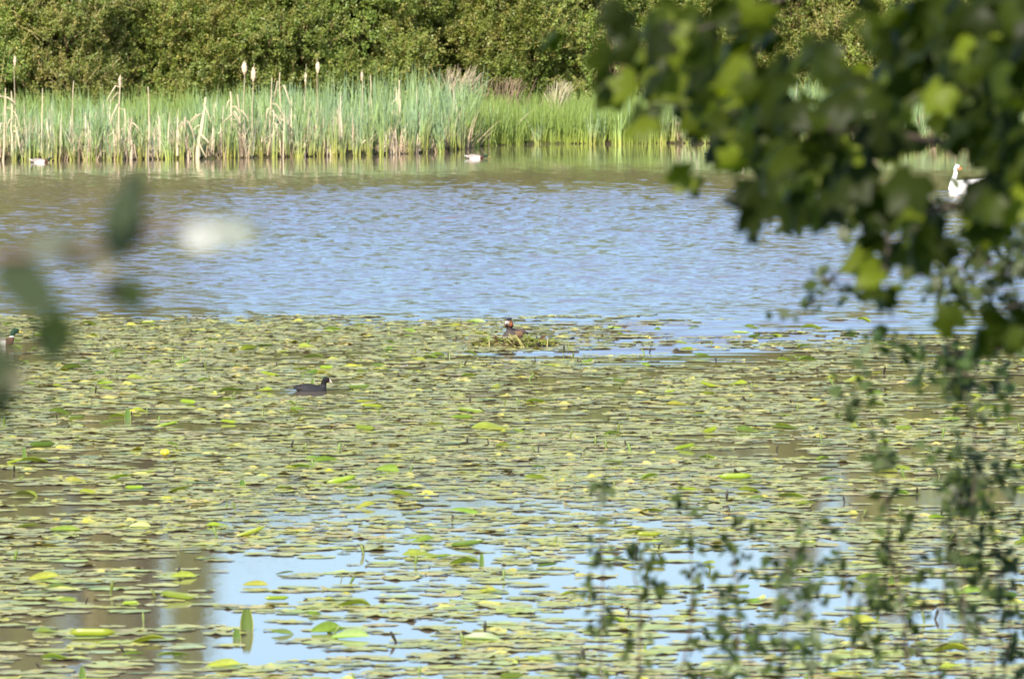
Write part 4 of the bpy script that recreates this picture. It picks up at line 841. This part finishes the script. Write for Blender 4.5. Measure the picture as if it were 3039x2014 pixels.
# ------------------------------------------------------------------ small leaved saplings, near right
def sapling(label, stems, y0, seed, name='sapling', base=None, dens=1.0, lsz=0.031):
    g = np.random.default_rng(seed); STM = []; LP = []; LD = []
    b0 = at(stems[0][0][0] * K, stems[0][0][1] * K, y0); gz = float(nearz(np.array([b0[0]]), np.array([y0]))[0]); o0 = np.array([b0[0], y0, gz]) if base is None else np.array(base)
    for pix in stems:
        yy_ = y0 + g.uniform(-1.2, 1.2); pts = np.array([at(a * K, b * K, yy_ + 0.1 * q) for q, (a, b) in enumerate(pix)])
        if base is None: pts = np.vstack([[o0[0] + (pts[0][0] - o0[0]) * 0.6, yy_, float(nearz(np.array([pts[0][0]]), np.array([yy_]))[0]) - 0.05], pts])
        u = np.linspace(0, len(pts) - 1, len(pts) * 5); Pi = np.stack([np.interp(u, np.arange(len(pts)), pts[:, c]) for c in range(3)], -1); Pi[:, 0] += 0.012 * np.sin(u * 3 + seed)
        s1 = MB(); s1.add(*tube(Pi - o0, np.linspace(0.005, 0.0015, len(Pi)), 5)); STM.append(s1)
        vis_ = Pi[(CAMZ - Pi[:, 2]) / Pi[:, 1] * F < SH + 260 ]
        if len(vis_) < 2: continue
        L_ = np.linalg.norm(np.diff(vis_, axis=0), axis=1).sum(); nn_ = int(L_ / 0.05 * dens) + 1
        for k in range(nn_):
            t = g.uniform(0, len(vis_) - 1); i = int(t); q = vis_[i] + (vis_[min(i + 1, len(vis_) - 1)] - vis_[i]) * (t - i); c = q + np.array([g.normal(0, 0.045), g.normal(0, 0.06), g.normal(0, 0.03)])
            if g.uniform() < 0.5: s1.add(*tube([q - o0, (q + c) / 2 - o0 + np.array([0, 0, 0.005]), c - o0], [0.002, 0.0015, 0.001], 4))
            for z in range(int(g.integers(4, 9))): LP.append(c + g.normal(0, 0.018, 3)); LD.append(g.normal(0, 0.6, 3) + np.array([0, 0, -0.3]))
    t = empty(name, o0); LP = np.array(LP); LD = np.array(LD); X, Y, Z = frames(LD, g.normal(0, 0.6, LD.shape) + np.array([-0.2, -0.5, 0.5])); s = g.uniform(0.8, 1.5, len(LP)) * lsz
    V, Fs = inst(LEAF0, LEAFF, LP - o0, X, Y, Z, np.stack([s * 1.25, s * 0.8, s], -1)); cc = np.array([0.042, 0.068, 0.014]) * g.uniform(0.7, 1.5, (len(LP), 1))
    link('foliage', mesh_np('foliage', V, Fs, rep(cc, 4)), M_small, t); [q.build('stem', M_bark, t, True) for q in STM]; tag(t, label, 'sapling', 'small leaved saplings on the near bank')
sapling('thin sapling with sparse small leaves over open blue water, leftmost of the saplings', [[(1400, 1700), (1385, 1400), (1383, 1130)], [(1500, 1700), (1470, 1450), (1470, 1330), (1480, 1240)], [(1560, 1700), (1590, 1450), (1590, 1140)], [(1340, 1700), (1330, 1500)], [(1620, 1700), (1700, 1500), (1695, 1250), (1670, 1210)]], 27, 1, dens=0.8)
sapling('bushy sapling with dark clusters of small leaves at the bottom, right of the sparse one', [[(1800, 1700), (1800, 1480), (1830, 1330), (1840, 1200)], [(1760, 1700), (1720, 1500), (1640, 1400)], [(1900, 1700), (1880, 1450), (1850, 1330)], [(1750, 1700), (1720, 1580), (1560, 1540)], [(1990, 1700), (1960, 1500), (1970, 1380), (1930, 1260)], [(1870, 1700), (1830, 1600), (1700, 1380)]], 26, 2, dens=1.0)
sapling('tall leafy sapling rising up the right side of the photo to the maple', [[(2100, 1700), (2080, 1400), (2060, 1200), (2010, 1000), (1980, 880)], [(2250, 1700), (2220, 1450), (2250, 1200), (2240, 950), (2190, 760)], [(2300, 1700), (2330, 1400), (2290, 1150), (2330, 900)], [(2150, 1700), (2170, 1400), (2240, 1150), (2160, 1050)], [(2200, 1700), (2120, 1500), (2060, 1350)], [(2280, 1700), (2290, 1500), (2200, 1300), (2220, 1100)]], 27.5, 3, dens=1.1)
sapling('hanging spray of small leaves from above on the right, over the rippled water', [[(2366, 420), (2200, 470), (2050, 500), (1880, 510)], [(2400, 480), (2300, 560), (2180, 640), (2170, 760), (2210, 900)], [(2360, 430), (2360, 560), (2330, 650)], [(2300, 520), (2240, 640), (2250, 700)], [(2420, 500), (2360, 640), (2200, 580), (2080, 540)]], 24, 4, 'hanging_spray', (4.6, 24.0, 3.2), dens=1.6)
sapling('few loose small leaves hanging alone left of the lowest maple leaves', [[(2060, 540), (1990, 600), (1935, 640), (1925, 660), (1890, 700), (1875, 730)], [(1935, 645), (1870, 655), (1840, 660)]], 24, 5, 'hanging_twig', (3.8, 24.0, 3.4), dens=0.42)
sapling('dark cluster of small leaves over the lily edge at the right', [[(2366, 800), (2200, 820), (2080, 790), (1990, 770)], [(2366, 860), (2260, 870), (2180, 850)]], 25, 6, 'hanging_spray', (3.4, 25.0, 2.6), dens=0.9)

# ------------------------------------------------------------------ hawthorn twig, near left, far out of focus
g = np.random.default_rng(6); YH_ = 8.2; o0 = np.array([-1.9, 8.2, float(nearz(np.array([-1.9]), np.array([8.2]))[0])]); hw = empty('hawthorn_branch', o0); m = MB()
def pl(a, b, y=YH_): return at(a * K, b * K, y)
for pix, r0 in [([(-900, 700), (-300, 600), (120, 590), (260, 570), (380, 520), (470, 530), (560, 540)], 0.005), ([(220, 585), (290, 520), (285, 430)], 0.002), ([(230, 585), (250, 640), (300, 690)], 0.002), ([(-600, 800), (-200, 780), (40, 820), (110, 760)], 0.003), ([(-300, 760), (-50, 680), (30, 640)], 0.002)]:
    P_ = np.array([pl(*q) for q in pix]); m.add(*tube(P_ - o0, np.linspace(r0, r0 * 0.5, len(P_)), 6), np.array([0.16, 0.12, 0.08]))
P0 = np.array([o0 + [0, 0, -0.05], o0 + [0, 0, 0.8], pl(-900, 700)]); m.add(*tube(P0 - o0, [0.02, 0.014, 0.005], 7), np.array([0.2, 0.14, 0.1]))
m.build('stem', M_twig, hw, True)
leaf = MB(); hl = []
for (a, b, c, d, s) in [(288, 540, 0.1, -1, 1.3), (285, 470, 0, -1, 1.1), (240, 575, 0.3, 0.2, 0.8), (120, 575, -1, 0.1, 1.0), (170, 590, 1, 0.1, 0.7), (60, 660, -0.7, -0.6, 1.5), (20, 620, -0.3, -1, 1.2), (270, 660, 0.6, 1, 0.8), (305, 695, 0.3, 0.8, 0.8), (200, 590, -1, 0.2, 0.9), (150, 560, -1, -0.2, 0.8), (330, 560, 1, -0.3, 0.6), (585, 535, 1, 0, 0.5), (285, 500, 0.1, -1, 1.1), (292, 455, 0, -1, 0.9), (280, 530, 0.1, -1, 1.1), (286, 480, 0.05, -1, 1.0), (245, 585, 1, 0, 0.9), (130, 750, 0.2, -1, 1.1), (100, 790, -0.2, 1, 1.0), (20, 880, -0.4, 1, 1.1), (-10, 820, 0.2, 1, 1.5), (590, 520, 1, -0.2, 0.35), (0, 950, 0, 1, 1.0), (295, 440, 0, -1, 1.0), (290, 510, 0.1, -1, 1.3), (275, 560, 0.1, -1, 1.0), (120, 820, 0.2, 1, 0.9), (40, 655, -0.6, -0.5, 1.4), (300, 670, 0.5, 1, 0.9), (40, 640, -0.5, -0.5, 1.3), (150, 770, 0, -1, 1.1)]:
    p_ = pl(a, b, YH_ + g.uniform(-0.15, 0.15)); X, Y, Z = frames(np.array([[c, g.normal(0, 0.3), -d]]), np.array([[g.normal(0, 0.3), -1, 0.5]])); LF6 = np.array([[0, 0, 0], [0.25, 0.42, 0.03], [0.7, 0.42, 0.0], [1, 0, -0.08], [0.7, -0.42, 0.0], [0.25, -0.42, 0.03]]); V, Fs = inst(LF6, [np.array([[0, 1, 2, 3, 4, 5]])], p_[None] - o0 + g.normal(0, 0.004, 3), X, Y, Z, np.array([[0.042 * s, 0.030 * s, 0.02 * s]])); leaf.add(V - X[0] * 0.022 * s, Fs, np.array([0.020, 0.034, 0.006]) * g.uniform(0.8, 1.3))
leaf.build('foliage', M_small, hw)
def blossom(a, b, s, c=(0.55, 0.57, 0.50)):
    p_ = pl(a, b, YH_ - 0.05) - o0; mm = MB()
    for k in range(5):
        an = k * 1.2566 + 0.3; d = np.array([math.cos(an), -0.25, math.sin(an)]); X, Y, Z = frames(d[None], np.array([[0, -1, 0.2]])); rnd = np.array([[0, 0, 0], [0.3, 0.4, 0.03], [0.75, 0.5, 0.1], [1, 0.15, 0.14], [1, -0.15, 0.14], [0.75, -0.5, 0.1], [0.3, -0.4, 0.03]])
        V, Fs = inst(rnd, [np.array([[0, 1, 2, 3, 4, 5, 6]])], p_[None], X, Y, Z, np.array([s])); mm.add(V, Fs, np.array(c))
    mm.build('blossom', M_petal, hw)
for (a, b, s) in [(462, 540, 0.017), (488, 552, 0.013), (450, 552, 0.012), (500, 522, 0.011), (540, 528, 0.013), (562, 545, 0.010), (528, 550, 0.009), (240, 620, 0.007), (40, 880, 0.010), (120, 770, 0.006)]:
    blossom(a, b, s, ((0.46, 0.47, 0.44) if a < 475 else (0.30, 0.33, 0.28)) if a > 430 else (0.26, 0.23, 0.15))  # the two greys are white petals with shade put into the colour
tag(hw, 'strongly blurred hawthorn twig with white blossom hanging in front of the lake at the left', 'hawthorn')

def mk(L_): return [(ph, tuple(onwater(a, b)[:2])) for ph, a, b in L_]
LM = mk([('the coot', 925, 1160), ('the tall upright leaf', 732, 1870), ('the dark stub in blue water', 1430, 1678), ('the large tent shaped leaf', 1458, 1272), ('the pale yellow flower', 489, 1354),
  ('the tilted rolled leaf', 1015, 1434), ('the bottom left corner', 20, 2000), ('the dark folded leaf', 128, 1719), ('the big leaf behind saplings', 2543, 1850), ('the slender rolled leaf', 2184, 1423),
  ('the left edge', 10, 1560), ('the bottom right corner', 3020, 2000), ('the right edge', 3030, 1560), ('the bottom edge middle', 1520, 2010), ('the sparse sapling', 1900, 1850), ('the pale humped leaf', 1246, 1650), ('the long dark rolled leaf', 276, 1891), ('the curled leaf', 661, 1978),
  ('the yellow rolled leaf', 1927, 1593), ('the bushy sapling', 2360, 1700)])
LA = LM + mk([('the nest', 1530, 1026), ('the cut off duck', 5, 1026), ('the round cupped leaf', 1593, 1195), ('the dark cupped leaf', 2325, 1265), ('the leaning yellow stem', 597, 1040), ('the far right edge of pads', 3020, 1080), ('the outer edge of the pads', 2100, 985), ('the upper left pad edge', 600, 970)])
LR = [(ph, ((a - SW / 2) / F * 203, 203)) for ph, a in [('the slim seed head', 44), ('the pair of fluffy heads', 738), ('the lone fluffy head', 943), ('the tall broken stalk', 354), ('the leaning grey stalk', 222), ('the thick leaning stalk', 582), ('the forked stalk', 400), ('the two bare stubs', 818), ('the faded seed head', 1072), ('the ragged middle stalk', 1175), ('the pale drake mallard', 1412), ('the short blunt stalk', 440), ('the white ragged stalk pair', 1875), ('the maple branch', 2150), ('the swan', 2862), ('the small distant duck', 2118)]]
finish_labels({'pads': LM, 'all': LA, 'reeds': LR})
